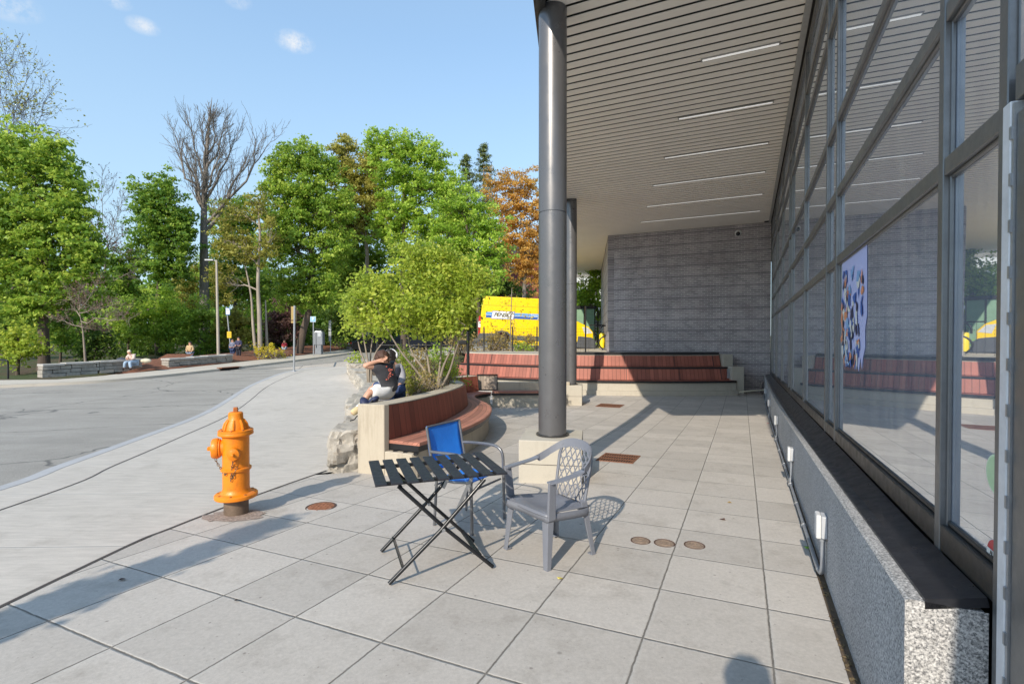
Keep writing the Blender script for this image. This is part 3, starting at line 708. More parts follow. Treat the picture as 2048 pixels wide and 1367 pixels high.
rk(-2.17, 7.0, .52, 1.15, .58, rad(6), 1, 'rough limestone boulder at the near end of the planter, left of the concrete wall end', rough=.09)
rk(-2.22, 8.45, .95, 1.5, .74, rad(13), 2, 'limestone block under the two seated people')
rk(-2.95, 10.0, .62, 1.75, .68, rad(13), 3, 'limestone block just beyond the seated people')
rk(-3.38, 11.85, .62, 1.8, .66, rad(13), 4, 'second limestone block beyond the seated people')
rk(-3.82, 13.7, .62, 1.8, .62, rad(14), 5, 'limestone block in the middle of the planter edge')
rk(-4.35, 15.6, .62, 1.9, .58, rad(18), 6, 'limestone block right of the bare sidewalk, before the far corner')
rk(-5.0, 17.5, .62, 1.9, .54, rad(20), 7, 'narrow limestone block near the far planter corner')
rk(-5.72, 19.4, .62, 2.0, .50, rad(22), 8, 'limestone block next to the far planter corner')
rk(-6.55, 21.3, .62, 2.0, .46, rad(25), 9, 'low limestone block at the far planter corner')
rk(-7.1, 23.0, .9, 1.6, .44, rad(20), 10, 'grey limestone corner block at the far end of the planter')
# ================================================================== ironwork in the paving
def gpt(px, py, dz=.004):
    r = ray(px, py); lo, hi = .5, 60.
    for _ in range(60):
        y = (lo+hi)/2; q = Vector((0, 0, H))+r*(y/r.y)
        if q.z-dz > G(q.x, q.y): lo = y
        else: hi = y
    return Vector((0, 0, H))+r*(lo/r.y)
def cover(px, py, r, label, rings=1, lift_=.0):
    p = gpt(px, py); p.z = G(p.x, p.y)+.004+lift_; t = thing('manhole_cover', label, 'manhole cover', p, 'rusty round covers set in the paving')
    b = MB(); b.lathe([(r*1.0, -.02), (r*1.0, .004), (r*.95, .006), (r*.93, .002), (r*.86, .002)], p, n=32, cap=False); b.build('rim', pm('dark_rust', (.10, .06, .045), .85, .1, .4, 30), t, smooth=30)
    b = MB(); b.lathe([(r*.86, -.01), (r*.85, .004), (r*.5, .005), (0, .005)], p, n=32, cap=False)
    if r > .1:
        for i in range(-3, 4):
            for j in range(-3, 4):
                if (i*i+j*j) < 9.5: b.box(p+Vector((i*r*.23, j*r*.23, .006)), (r*.13, r*.13, .005), Matrix.Rotation(rad(24+45*((i+j) % 2)), 3, 'Z'))
    else:
        b.lathe([(r*.62, .004), (r*.6, .008), (r*.5, .008), (r*.48, .004)], p, n=24, cap=False); b.box(p+Vector((0, 0, .006)), (r*.3, r*.12, .006))
    b.build('lid', pm('rusty_lid', (.30, .13, .07), .8, .2, .4, 24, .5, 80) if r > .1 else pm('worn_lid', (.27, .20, .15), .8, .2, .4, 24, .5, 80), t, smooth=30); return t
cover(642, 1013, .145, 'large rust red round cover right of the hydrant')
cover(1281, 1081, .078, 'small rusty round cover, leftmost of three in a row')
cover(1329, 1086, .082, 'small rusty round cover, middle of three in a row')
cover(1389, 1090, .080, 'small rusty round cover, rightmost of three in a row')
def grate(px, py, wx, wy, label, nx=14, ny=3):
    p = gpt(px, py); p.z = G(p.x, p.y)+.004; t = thing('drain_grate', label, 'drain grate', p, 'rusty drain grates in the paving'); R_ = Matrix.Rotation(-rad(24.7), 3, 'Z')
    sl_ = Matrix.Rotation(math.atan(-.0436)*.9, 3, 'X') if p.y < 11 else Matrix.Identity(3)
    R2 = sl_ @ R_
    b = MB(); b.box(p+Vector((0, 0, .001)), (wx*.97, wy*.97, .002), R2); b.build('pit', pm('pit_black', (.012, .01, .01), .9), t)
    b = MB()
    for s in (-1, 1):
        b.box(p+R2 @ Vector((0, s*wy/2, .005)), (wx+.03, .028, .012), R2); b.box(p+R2 @ Vector((s*wx/2, 0, .005)), (.028, wy-.03, .012), R2)
    b.build('grate_frame', M_RUST, t)
    b = MB()
    for i in range(1, nx): b.box(p+R2 @ Vector((-wx/2+wx*i/nx, 0, .006)), (wx/nx*.42, wy-.03, .008), R2)
    for j in range(1, ny): b.box(p+R2 @ Vector((0, -wy/2+wy*j/ny, .0075)), (wx-.03, .03, .008), R2)
    b.build('bars', M_RUST, t)
grate(1237, 916, .50, .56, 'rusty square drain grate right of the nearest column plinth')
grate(1220, 811, .66, .62, 'flat rusty drain grate by the far column', 14, 3)
# ================================================================== fire hydrant
hx = Vector((-2.60, 4.70, G(-2.6, 4.7))); HM = pm('orange_hydrant_paint', (.80, .225, .006), .40, 0, .14, 9, .3, 45, dirt=.55, dirtcol=(.36, .10, .012))
hy = thing('fire_hydrant', 'orange fire hydrant with hanging chains standing at the sidewalk edge', 'hydrant', hx)
b = MB(); b.lathe([(.118, -.1), (.118, .16)], hx, n=32); b.build('standpipe', pm('brown_pipe', (.17, .12, .085), .6, .2, .3, 14, .2, 60), hy, smooth=30)
b = MB(); b.lathe([(.125, .155), (.20, .165), (.206, .172), (.206, .196), (.198, .204), (.15, .214), (.132, .235), (.128, .26), (.128, .42), (.146, .425), (.148, .445), (.13, .455), (.128, .48), (.128, .735), (.15, .752)], hx, n=40, cap=False); b.build('barrel', HM, hy, smooth=35)
b = MB(); b.lathe([(.15, .75), (.168, .756), (.17, .768), (.165, .782), (.168, .79), (.166, .80), (.115, .806), (.112, .82), (.098, .86), (.078, .892), (.072, .90), (.07, .955), (.06, .965), (.03, .968)], hx, n=40)
for i in range(8):
    a = i*math.pi/4+.3; b.tube([hx+Vector((math.cos(a)*.118, math.sin(a)*.118, .808)), hx+Vector((math.cos(a)*.104, math.sin(a)*.104, .855)), hx+Vector((math.cos(a)*.078, math.sin(a)*.078, .897))], [.014, .013, .008], 6)
bon = b.build('bonnet', HM, hy, smooth=35)
b = MB(); b.lathe([(.026, .965), (.024, 1.005), (.02, 1.01)], hx, n=5); b.build('operating_nut', pm('rust_orange_nut', (.42, .13, .03), .6, .1, .3, 20), bon, smooth=20)
PD = Vector((-.93, -.36, 0)).normalized(); HD = Vector((.36, -.93, 0))*-1
HD = Vector((-PD.y, PD.x, 0)); HD = HD if HD.y < 0 else -HD
HD = (HD + PD*.75).normalized() if False else HD
def cap_nozzle(nm, d, r, l0, l1, z):
    c = hx+Vector((0, 0, z)); b = MB(); b.lathe([(r*.8, .06), (r*.8, l0-.02), (r*.95, l0-.01), (r*.95, l0)], c, d, n=28, cap=False)
    b.lathe([(r, l0+.004), (r*1.04, l0+.012), (r*1.02, l1-.02), (r*.92, l1-.004), (r*.3, l1+.006), (r*.27, l1+.01)], c, d, n=28, cap=True)
    b.lathe([(r*.26, l1), (r*.22, l1+.035), (r*.1, l1+.04)], c, d, n=5); return b.build(nm, HM, hy, smooth=35)
cap_nozzle('pumper_cap', PD, .092, .155, .225, .635)
cap_nozzle('hose_cap', HD, .058, .15, .20, .60)
cap_nozzle('hose_cap', -HD, .058, .15, .20, .60)
b = MB()
for i in range(8):
    a = i*math.pi/4+.2
    b.lathe([(.013, .198), (.013, .214)], hx+Vector((math.cos(a)*.175, math.sin(a)*.175, 0)), n=6)
    b.lathe([(.010, .798), (.010, .81)], hx+Vector((math.cos(a)*.142, math.sin(a)*.142, 0)), n=6)
b.build('bolts', pm('bolt_rust', (.38, .15, .04), .6, .2), hy)
def chain(name, pts, parent, m, pitch=.026, r=.0035):
    P = cr(pts, 10); a = arcs(P); n = int(a[-1]/pitch); b = MB()
    for i in range(n):
        s = (i+.5)*pitch; j = max(q for q in range(len(a)) if a[q] <= s); j = min(j, len(P)-2)
        p = P[j].lerp(P[j+1], (s-a[j])/max(1e-6, a[j+1]-a[j])); d = (P[j+1]-P[j]).normalized(); x = d.orthogonal().normalized()
        if i % 2: x = d.cross(x)
        b.tube([p+d*(.017*math.cos(t))+x*(.009*math.sin(t)) for t in [2*math.pi*q/10 for q in range(11)]], r, 5, cap=False)
    return b.build(name, m, parent, smooth=60)
CH = pm('chain_metal', (.22, .15, .09), .5, .6, .4, 40)
h0 = hx+HD*.17+Vector((0, 0, .545)); s0 = hx+HD*.135+PD*.02
chain('chain', [h0, s0+Vector((0, 0, .46)), s0+Vector((0, 0, .36))+PD*.01, s0+Vector((0, 0, .33))+PD*.015], hy, CH)
chain('chain', [hx+PD*.19+Vector((0, 0, .54)), hx+PD*.17+Vector((0, 0, .49)), hx+PD*.13+HD*.05+Vector((0, 0, .45)), hx+PD*.09+HD*.105+Vector((0, 0, .41)), hx+PD*.07+HD*.118+Vector((0, 0, .42))], hy, CH)
chain('chain', [hx+HD*.14-PD*.03+Vector((0, 0, .47)), hx+HD*.138+Vector((0, 0, .42)), hx+HD*.137+PD*.012+Vector((0, 0, .36))], hy, CH)
hy.scale = (.89, .89, 1)
# crumbled ground around its foot
b = MB(); vs = []; rr = random.Random(3)
ring = [(hx.x+math.cos(a)*(.16+.12*rr.random())*1.2+.03, hx.y+math.sin(a)*(.15+.07*rr.random())-.06) for a in [2*math.pi*i/26 for i in range(26)]]
b.add([(hx.x, hx.y-.03, hx.z+.016)]+[(x, y, G(x, y)+.0085) for x, y in ring], [(0, i+1, (i+1) % 26+1) for i in range(26)])
structure(b.build('gravel_patch', pm('gravel_patch', (.33, .26, .22), .95, 0, .6, 40, 1., 60), origin=(0, 0, 0)))
# ================================================================== folding table
def zt(x, y): return G(x, y)+.004
ta = rad(-19.5); TU = Vector((math.sin(ta), math.cos(ta), 0)); TW = Vector((math.cos(ta), -math.sin(ta), 0)); tc = Vector((-.555, 3.60, 0)); tz = zt(tc.x, tc.y); th = .682
tt = thing('folding_table', 'small folding table with black slatted top and crossed tube legs', 'table', (tc.x, tc.y, tz))
MT = pm('table_black_paint', (.016, .017, .024), .5, .0, .18, 12, .04, 60); MTL = pm('table_leg_paint', (.02, .021, .024), .3, .3, .2, 10)
for i in range(9):
    b = MB(); o = -.405+.81*i/8; b.bar(tc+TW*o-TU*.325+Vector((0, 0, tz+th)), tc+TW*o+TU*.325+Vector((0, 0, tz+th)), .074, .014); b.build('slat', MT, tt, bevel=.003)
b = MB()
for s in (-.22, .22): b.bar(tc-TW*.42+TU*s+Vector((0, 0, tz+th-.021)), tc+TW*.42+TU*s+Vector((0, 0, tz+th-.021)), .03, .024)
b.build('top_rail', MTL, tt, bevel=.003)
def legpair(sgn, half, zt_):
    """leg frame: feet on side sgn, top on the other side"""
    L_ = []
    for s in (-half, half):
        ft = tc+TW*(sgn*.355)+TU*s; ft = Vector((ft.x, ft.y, zt(ft.x, ft.y)+.014)); kn = tc+TW*(sgn*.02)+TU*s+Vector((0, 0, tz+.33)); tp = tc-TW*(sgn*.29)+TU*s+Vector((0, 0, tz+zt_))
        b = MB(); b.tube([ft, kn, tp], .0135, 10); L_.append((ft, tp)); b.build('leg', MTL, tt, smooth=40)
    b = MB()
    for f, wd in ((.14, .03), (.97, .02)): b.bar(L_[0][0].lerp(L_[0][1], f), L_[1][0].lerp(L_[1][1], f), wd, .008, (L_[0][1]-L_[0][0]).normalized())
    b.build('cross_bar', MTL, tt)
legpair(-1, .285, th-.035); legpair(1, .255, th-.035)
b = MB()
for s in (-.27, .27): b.tube([tc+TU*(s-.03)+Vector((0, 0, tz+.335)), tc+TU*(s+.03)+Vector((0, 0, tz+.335))], .012, 8)
for s in (-.24, .24): b.bar(tc+TW*.11+TU*s+Vector((0, 0, tz+.45)), tc+TW*.21+TU*s+Vector((0, 0, tz+th-.03)), .012, .02)
b.build('hinge_pin', M_GALV, tt)
# ================================================================== blue sling chair
ca = rad(122); CFD = Vector((math.sin(ca), math.cos(ca), 0)); CWD = Vector((math.cos(ca), -math.sin(ca), 0))   # forward, right-hand side
cc = Vector((-.40, 4.47, 0)); cz = zt(cc.x, cc.y)
def cq(f, w_, z): p = cc+CFD*f+CWD*w_; return Vector((p.x, p.y, cz+z))
bc = thing('blue_chair', 'metal armchair with bright blue sling seat and back, behind the black table', 'chair', (cc.x, cc.y, cz))
MC = pm('grey_tube', (.20, .205, .22), .35, .6, .12, 10)
mB, nt, bs = mat('blue_sling'); k = N(nt); p = k.pos(); k.l(k.hsvv(k.mix(k.noise(p, 5, 5), (.016, .19, .70), (.03, .27, .86)), k.ramp(k.noise(p, 700, 2), .3, .7, .85, 1.1)), bs.inputs['Base Color']); bs.inputs['Roughness'].default_value = .45; k.bump(k.noise(p, 9, 4), .25, .02, bs)
for s in (-1, 1):
    w_ = s*.235
    b = MB(); b.tube(cr([cq(-.19, w_*.98, .0), cq(-.17, w_*.98, .28), cq(-.165, w_*.98, .42), cq(-.20, w_*.98, .50), cq(-.275, w_*.98, .86)], 4), .0125, 10); b.build('back_leg', MC, bc, smooth=50)
    b = MB(); b.tube(cr([cq(.235, w_*1.05, .0), cq(.225, w_*1.05, .40), cq(.215, w_*1.05, .58), cq(.16, w_*1.05, .645), cq(.05, w_*1.05, .66), cq(-.13, w_*1.05, .655), cq(-.225, w_*1.0, .65)], 5), .0135, 10); b.build('arm', MC, bc, smooth=50)
    b = MB(); b.tube([cq(-.17, w_*.95, .41), cq(.03, w_*.95, .415), cq(.22, w_*.95, .44)], .012, 8); b.build('seat_rail', MC, bc, smooth=50)
for qa, qb in (((-.18, -.23, .36), (-.18, .23, .36)), ((.20, -.235, .36), (.20, .235, .36)), ((-.275, -.23, .86), (-.275, .23, .86))): b = MB(); b.tube([cq(*qa), cq(*qb)], .009, 8); b.build('stretcher', MC, bc, smooth=50)
def sling(name, f0, z0, f1, z1, sag, nrm):
    b = MB(); A = []
    n = 10
    vs = [cq(f0+(f1-f0)*j/n+nrm[0]*sag*math.sin(math.pi*j/n)*(1-(2*i/n-1)**2*.5), (-.232+.464*i/n), z0+(z1-z0)*j/n+nrm[1]*sag*math.sin(math.pi*j/n)*(1-(2*i/n-1)**2*.5)) for j in range(n+1) for i in range(n+1)]
    b.add(vs, [(j*(n+1)+i, j*(n+1)+i+1, (j+1)*(n+1)+i+1, (j+1)*(n+1)+i) for j in range(n) for i in range(n)])
    o = b.build(name, mB, bc, smooth=180); md = o.modifiers.new('Solid', 'SOLIDIFY'); md.thickness = .006; md.offset = 0; return o
sling('seat_sling', -.16, .42, .225, .445, .03, (0, -1)); sling('back_sling', -.205, .48, -.278, .865, .02, (-1, 0))
# ================================================================== grey moulded plastic chair
ga = rad(234); GF = Vector((math.sin(ga), math.cos(ga), 0)); GW = Vector((math.cos(ga), -math.sin(ga), 0)); gc = Vector((.295, 3.78, 0)); gz = zt(gc.x, gc.y)
def gq(f, w_, z): p = gc+GF*f+GW*w_; return Vector((p.x, p.y, gz+z))
pc = thing('plastic_chair', 'grey moulded plastic armchair with pierced lattice back, in front of the nearest column', 'chair', (gc.x, gc.y, gz))
MP = pm('grey_plastic', (.18, .19, .222), .42, 0, .07, 6, .04, 200, dirt=.12, dirtcol=(.16, .16, .17))
def legp(f, w_, df, dw):
    b = MB(); top = gq(f, w_, .40); bot = gq(f+df, w_+dw, 0)
    # L-shaped tapering channel
    of = math.copysign(1, f); ow = math.copysign(1, w_)
    for (x0, y0, x1, y1) in ((.0, 0, -.058*of, .012*ow*-1), (0, -.011*ow, -.012*of, -.07*ow)):
        vs = []
        for (p_, s) in ((0., .62), (1., 1.)):
            base = bot.lerp(top, p_)
            for (xa, ya) in ((x0, y0), (x1, y0), (x1, y1), (x0, y1)):
                q = base+GF*xa*s+GW*ya*s; vs.append(q)
        b.add(vs, [(3, 2, 1, 0), (4, 5, 6, 7)]+[(i, (i+1) % 4, (i+1) % 4+4, i+4) for i in range(4)])
    b.box(bot+Vector((0, 0, .006))-GF*of*.02-GW*ow*.02, (.048, .048, .012), Matrix.Rotation(-ga, 3, 'Z'))
    o = b.build('leg', MP, pc); 
    md = o.modifiers.new('Bevel', 'BEVEL'); md.width = .003; md.segments = 2
for f, w_, df, dw in ((.225, .235, .03, .025), (.225, -.235, .03, -.025), (-.19, .195, -.055, .035), (-.19, -.195, -.055, -.035)): legp(f, w_, df, dw)
# seat shell
b = MB(); n = 12; vs = []
for j in range(n+1):
    for i in range(n+1):
        u_ = j/n; v_ = 2*i/n-1; hw = .245-.045*u_; f = .245-.46*u_
        f += .02*(1-v_*v_)*(1-u_)
        z = .415-.028*(1-v_*v_)*math.sin(math.pi*min(1, u_*1.1))-.05*u_-.025*max(0, 1-u_*7)
        vs.append(gq(f, v_*hw, z))
b.add(vs, [(j*(n+1)+i, (j+1)*(n+1)+i, (j+1)*(n+1)+i+1, j*(n+1)+i+1) for j in range(n) for i in range(n)])
o = b.build('seat', MP, pc, smooth=180); md = o.modifiers.new('Solid', 'SOLIDIFY'); md.thickness = .008
b = MB()   # apron
ap = [(.24, -.24), (.25, 0), (.24, .24), (-.2, .2), (-.215, 0), (-.2, -.2), (.24, -.24)]
apv = cr([(f, w_, 0) for f, w_ in ap], 5); zt_ = lambda q: .40-.05*(.24-q.x)/.46
b.strip([gq(q.x, q.y, zt_(q)) for q in apv], [gq(q.x*1.01, q.y*1.01, zt_(q)-.055) for q in apv]); o = b.build('apron', MP, pc, smooth=40); md = o.modifiers.new('Solid', 'SOLIDIFY'); md.thickness = .006
# hoop: arms flowing into the top of the back
hoop = [(.235, .262, .625), (.10, .272, .635), (-.05, .268, .655), (-.17, .235, .71), (-.255, .165, .775), (-.285, .08, .803), (-.292, 0, .808)]
hp = hoop+[(f, -w_, z) for f, w_, z in hoop[::-1][1:]]
H3 = cr(hp, 6); b = MB(); prev = None; rings = []
for i, q in enumerate(H3):
    s = min(1, abs(i/(len(H3)-1)-.5)*2); wd = .034+.016*(1-s); 
    out = Vector((q.x*.8 if s < .55 else 0, q.y, 0)); out = out.normalized() if out.length > .01 else Vector((0, 1, 0))
    if s < .5: out = Vector((-.9, q.y*2.2, 0)).normalized()
    inn_ = q-out*wd*(.35); 
    if s < .62: rings.append([q+out*.006+Vector((0, 0, .010)), q-out*.004+Vector((0, 0, .014)), q-out*.012+Vector((0, 0, -wd*1.1)), q+out*.004+Vector((0, 0, -wd*1.1))])
    else: rings.append([q+out*.026+Vector((0, 0, -.006)), q+out*.02+Vector((0, 0, .004)), q-out*.03+Vector((0, 0, .004)), q-out*.03+Vector((0, 0, -.008))])
vs = [gq(r.x, r.y, r.z) for R_ in rings for r in R_]; fs = [(i*4+k_, i*4+(k_+1) % 4, (i+1)*4+(k_+1) % 4, (i+1)*4+k_) for i in range(len(rings)-1) for k_ in range(4)]
b.add(vs, fs+[(0, 1, 2, 3), tuple(len(vs)-4+q for q in (3, 2, 1, 0))]); b.build('arm_hoop', MP, pc, smooth=50)
for s in (-1, 1):
    b = MB()
    A = [gq(.245, s*.275, .632), gq(.185, s*.275, .632), gq(.185, s*.255, .632), gq(.245, s*.255, .632)]; B_ = [gq(.235, s*.25, .35), gq(.165, s*.25, .35), gq(.165, s*.225, .35), gq(.235, s*.225, .35)]
    b.add(A+B_, [(0, 1, 2, 3), (7, 6, 5, 4)]+[(i, i+4, (i+1) % 4+4, (i+1) % 4) for i in range(4)]); b.build('arm_post', MP, pc, bevel=.006)
# lattice back
def bk(v_, u_):   # u_ 0 bottom..1 top, v_ -1..1 across
    hw = .165+.02*u_-.05*max(0, u_-.72)*3
    f = -.205-.085*u_-.035*(1-v_*v_)*.6+.02; z = .36+.44*u_
    return gq(f, v_*hw, z)
b = MB(); n = 14
for s in (-1, 1): b.tube([bk(s, j/n*.93) for j in range(n+1)], [.012]*(n+1), 6)
b.build('back_frame', MP, pc, smooth=50)
b = MB()
for i in range(-6, 7):       # crossing ribs
    for sg in (-1, 1):
        pts = []
        for j in range(13):
            u_ = j/12; v_ = i/3.2+sg*(u_-.5)*1.3
            if abs(v_) <= 1: pts.append(bk(v_, .02+u_*.95))
        if len(pts) > 1: b.tube(pts, .0045, 5)
for u_ in (.03, .25, .47, .69, .88): b.tube([bk(-1+2*i/12, u_+.03*math.sin(i*1.6)) for i in range(13)], .0045, 5)
b.build('back_lattice', MP, pc, smooth=50)
# ================================================================== power outlets and conduit on the granite
M_BOXG = pm('outlet_plastic', (.46, .47, .49), .5, 0, .06, 8); M_COND = pm('conduit_grey', (.36, .38, .41), .5, .5, .15, 12)
nm = ['nearest the camera', 'second from the camera', 'third from the camera', 'fourth from the camera', 'farthest from the camera']
OT = [1.81, 4.5, 7.9, 11.4, 14.6]
def gF(t, d, z): q = F(t, d); q.z = G(q.x, q.y)+z; return q
for i, t in enumerate(OT):
    o_ = thing('outlet_box', 'grey weatherproof outlet box on the granite wall, '+nm[i], 'outlet box', gF(t, -.03, .37), 'outlet boxes along the granite wall')
    b = MB(); R_ = Matrix.Rotation(rad(90)-YAW, 3, 'Z'); b.box(gF(t, -.018, .375), (.105, .034, .145), R_); b.build('box', M_BOXG, o_, bevel=.006)
    b = MB(); b.box(gF(t+.005, -.050, .375), (.10, .03, .155), R_); b.build('cover', pm('outlet_cover', (.62, .62, .62), .5, 0, .06, 8), o_, bevel=.008)
    b = MB(); b.tube(cr([gF(t-.01, -.025, .30), gF(t-.01, -.025, .12), gF(t+.02, -.03, .055), gF(t+.10, -.035, .045)], 5) if i == 0 else [gF(t, -.025, .30), gF(t, -.028, .05)], .014, 8); b.tube([gF(t-.01 if i == 0 else t, -.025, .305), gF(t-.01 if i == 0 else t, -.025, .275)], .02, 8); b.build('riser', M_COND, o_, smooth=50)
cd = thing('conduit', 'grey metal conduit running along the foot of the granite wall', 'conduit', gF(8, -.03, .04))
b = MB(); b.tube([gF(1.9+.3*i, -.036, .045) for i in range(53)], .015, 8); b.build('pipe', M_COND, cd, smooth=50)
b = MB()
for t in OT[1:]: b.tube([gF(t-.09, -.036, .045), gF(t+.09, -.036, .045)], .024, 10); b.tube([gF(t, -.036, .045), gF(t, -.03, .10)], .02, 10)
for t in (2.9, 3.6, 5.6, 6.7, 9.2, 10.3): b.tube([gF(t-.012, -.036, .045), gF(t+.012, -.036, .045)], .02, 10)
b.build('fitting', M_GALV, cd, smooth=50)
b = MB()
for i in range(4): b.tube(cr([gF(17.1+.12*i, -.10, .0), gF(17.1+.12*i, -.10, .35), gF(17.15+.12*i, .0, .42)], 4), .03, 8)
tag(b.build('pipe_cluster', pm('old_pipe', (.30, .26, .24), .5, .4, .3, 12), smooth=50), 'cluster of short bent pipes in the far corner by the brick wall', 'pipes')
# debris in the crack at the wall foot
b = MB(); rr = random.Random(5)
for i in range(260):
    t = rr.random()**1.6*5.5-.8; p = gF(t, -.012-.03*rr.random(), .008); a = rr.random()*6.28; s = .008+.012*rr.random()
    b.add([p+Vector((math.cos(a)*s, math.sin(a)*s, 0)), p+Vector((-math.sin(a)*s*.5, math.cos(a)*s*.5, .004)), p-Vector((math.cos(a)*s, math.sin(a)*s, 0)), p+Vector((math.sin(a)*s*.5, -math.cos(a)*s*.5, .003))], [(0, 1, 2, 3)])
o = b.build('litter_in_crack', pm('dead_leaf_litter', (.14, .10, .05), .9, 0, .7, 30), origin=(0, 0, 0)); o['kind'] = 'stuff'; tag(o, 'moss and dead leaf litter in the gap along the granite wall', 'litter')
b = MB(); b.strip([gF(t*.5-.8, -.045, .0062) for t in range(36)], [gF(t*.5-.8, .01, .0062) for t in range(36)]); structure(b.build('wall_gap', M_SOIL, origin=(0, 0, 0)))
# ================================================================== things on the facade and canopy
LIGHTS = []
for (r, l) in (((1558, 87), (1405, 120)), ((1545, 204), (1358, 237)), ((1536, 285), (1330, 316)), ((1530, 343), (1307, 371)), ((1525, 386), (1295, 414)), ((1520, 420), (1283, 445))):
    pr_ = [];
    for q in (r, l):
        ry = ray(*q); pr_.append(Vector((0, 0, H))+ry*((ZS-.004-H)/ry.z))
    LIGHTS.append(pr_)
mE, nt, bs = mat('strip_light_diffuser'); bs.inputs['Base Color'].default_value = (.9, .9, .88, 1); bs.inputs['Emission Color'].default_value = (1, .97, .92, 1); bs.inputs['Emission Strength'].default_value = .42
nm = ['shortest, nearest the camera', 'second from the camera', 'third from the camera', 'fourth from the camera', 'fifth from the camera', 'longest, nearest the brick wall']
for i, (a, c) in enumerate(LIGHTS):
    L_ = (a-c).length; mid_ = (a+c)/2; tt_ = ((mid_-P0).dot(U)); a = mid_+VV*L_/2; c = mid_-VV*L_/2
    o_ = thing('strip_light', 'lit white strip light in the canopy soffit, '+nm[i], 'strip light', mid_, 'strip lights in the soffit')
    b = MB(); b.bar(a+VV*.02+Vector((0, 0, -.002)), c-VV*.02+Vector((0, 0, -.002)), .085, .012); b.build('housing', pm('light_housing', (.35, .34, .32), .5), o_)
    b = MB(); b.bar(a+Vector((0, 0, -.011)), c+Vector((0, 0, -.011)), .042, .006); b.build('diffuser', mE, o_)
q = F(TE, -1.0); p = Vector((q.x, q.y, 0)); ry = ray(1480, 455); s_ = 0
wp = F(TE-.10, -.86, 5.16)
o_ = thing('security_camera', 'white round security camera high on the brick wall', 'camera', wp)
b = MB(); b.lathe([(.11, 0), (.11, .03), (.06, .05), (.05, .1)], wp+U*.10, -U, n=24); b.build('mount', M_WHITE, o_, smooth=40)
b = MB(); b.ell(wp-U*.03+Vector((0, 0, -.05)), (.075, .075, .075), 16, 10); b.build('dome', pm('dark_dome', (.03, .03, .035), .15), o_, smooth=60)
lp = WL+(S2-WL)*.16+Vector((-.14, -.02, 3.35)); 
o_ = thing('wall_lamp', 'grey wall lamp with a yellow underside on the brick side wall', 'lamp', lp)
b = MB(); b.box(lp+Vector((0, 0, .08)), (.22, .3, .3), None, .8); b.build('lamp_body', M_GALV, o_, bevel=.02); b = MB(); b.box(lp+Vector((0, 0, -.10)), (.2, .27, .05)); b.build('lamp_lens', pm('yellow_lens', (.8, .5, .05), .4), o_)
# torn poster behind the glass
pt = lambda t, z: F(t, .241, z)
rr = random.Random(9)
po = thing('poster', 'torn lavender poster with blue, orange and white paper scraps on the glass', 'poster', pt(2.5, 1.25))
edge = [(3.02, 2.09), (2.02, 2.09), (2.0, 1.62), (2.06, 1.52), (2.05, 1.40), (2.12, 1.33), (2.16, 1.24), (2.2, 1.33), (2.27, 1.22), (2.36, 1.30), (2.42, 1.26), (2.52, 1.31), (2.62, 1.29), (2.72, 1.34), (2.83, 1.31), (2.9, 1.42), (2.98, 1.5), (2.96, 1.62), (3.02, 1.75), (2.99, 1.9)]
MB().add([pt(*e_) for e_ in edge], [tuple(range(len(edge)))]).build('sheet', pm('lavender_paper', (.52, .56, .88), .7, 0, .05, 4), po)
for cn, col, cnt in (('blue', (.03, .12, .45), 20), ('orange', (.75, .30, .16), 18), ('white', (.75, .75, .72), 24), ('navy', (.02, .03, .09), 20), ('sky', (.25, .45, .75), 14)):
    for i in range(cnt):
        b = MB(); u_ = rr.random()**.8; z = 2.0-.80*u_; t = 2.60+(rr.random()-.5)*(.80-.3*abs(u_-.5)); 
        if u_ < .45 and abs(t-2.45) < .15 and rr.random() < .4: t += .3*math.copysign(1, t-2.45)
        z = max(z, 1.27+.05*rr.random()); t = max(t, 2.16); n_ = rr.randint(4, 7); a0 = rr.random()*6.28; st = rr.random()*.9+.35; rot = rr.random()*6.28
        pts = []
        for q in range(n_):
            a = a0+6.283*q/n_; r_ = (.026+.042*rr.random()); x = math.cos(a)*r_*1.3; y = math.sin(a)*r_*st
            pts.append(F(t+x*math.cos(rot)-y*math.sin(rot), .2385-.0007*i*.12-rr.random()*.0045, z+x*math.sin(rot)+y*math.cos(rot)))
        b.add(pts, [tuple(range(n_))]); b.build('paper_scrap', pm(cn+'_paper', col, .6, 0, .1, 8), po)
def sticker(t, z, rx, rz_, col, label, nm_, band=None):
    c = F(t, .242, z); o_ = thing(nm_, label, 'sticker', c); b = MB(); n = 28
    def disc(sx, sz, d, m, nme, par=None):
        b = MB(); b.add([F(t+sx*math.cos(6.283*i/n), d, z+sz*math.sin(6.283*i/n)) for i in range(n)], [tuple(range(n))]); return b.build(nme, m, par or o_)
    if band is None:
        disc(rx, rz_, .242, pm('pale_green_film', (.62, .78, .55), .4), 'rim'); disc(rx*.86, rz_*.88, .2405, pm('green_film', (.50, .70, .42), .4), 'face')
    else:
        disc(rx, rz_, .242, M_WHITE, 'rim'); disc(rx*.92, rz_*.93, .2405, pm('red_film', (.60, .05, .06), .4), 'face')
        b = MB(); b.add([F(t+rx*.9, .239, z-rz_*.2), F(t-rx*.9, .239, z-rz_*.2), F(t-rx*.9, .239, z+rz_*.2), F(t+rx*.9, .239, z+rz_*.2)], [(0, 1, 2, 3)]); b.build('band', M_WHITE, o_)
        M_ = Matrix.Translation(F(t, .2375, z)) @ Matrix(((-U.x, 0, -VV.x, 0), (-U.y, 0, -VV.y, 0), (0, 1, 0, 0), (0, 0, 0, 1)))
        text_mesh('lettering', 'ALARM', rz_*.42, M_BLACK, o_, M_, 0, .0003)
sticker(.055, 1.04, .078, .064, None, 'round pale green sticker low on the glass beside the door', 'round_sticker')
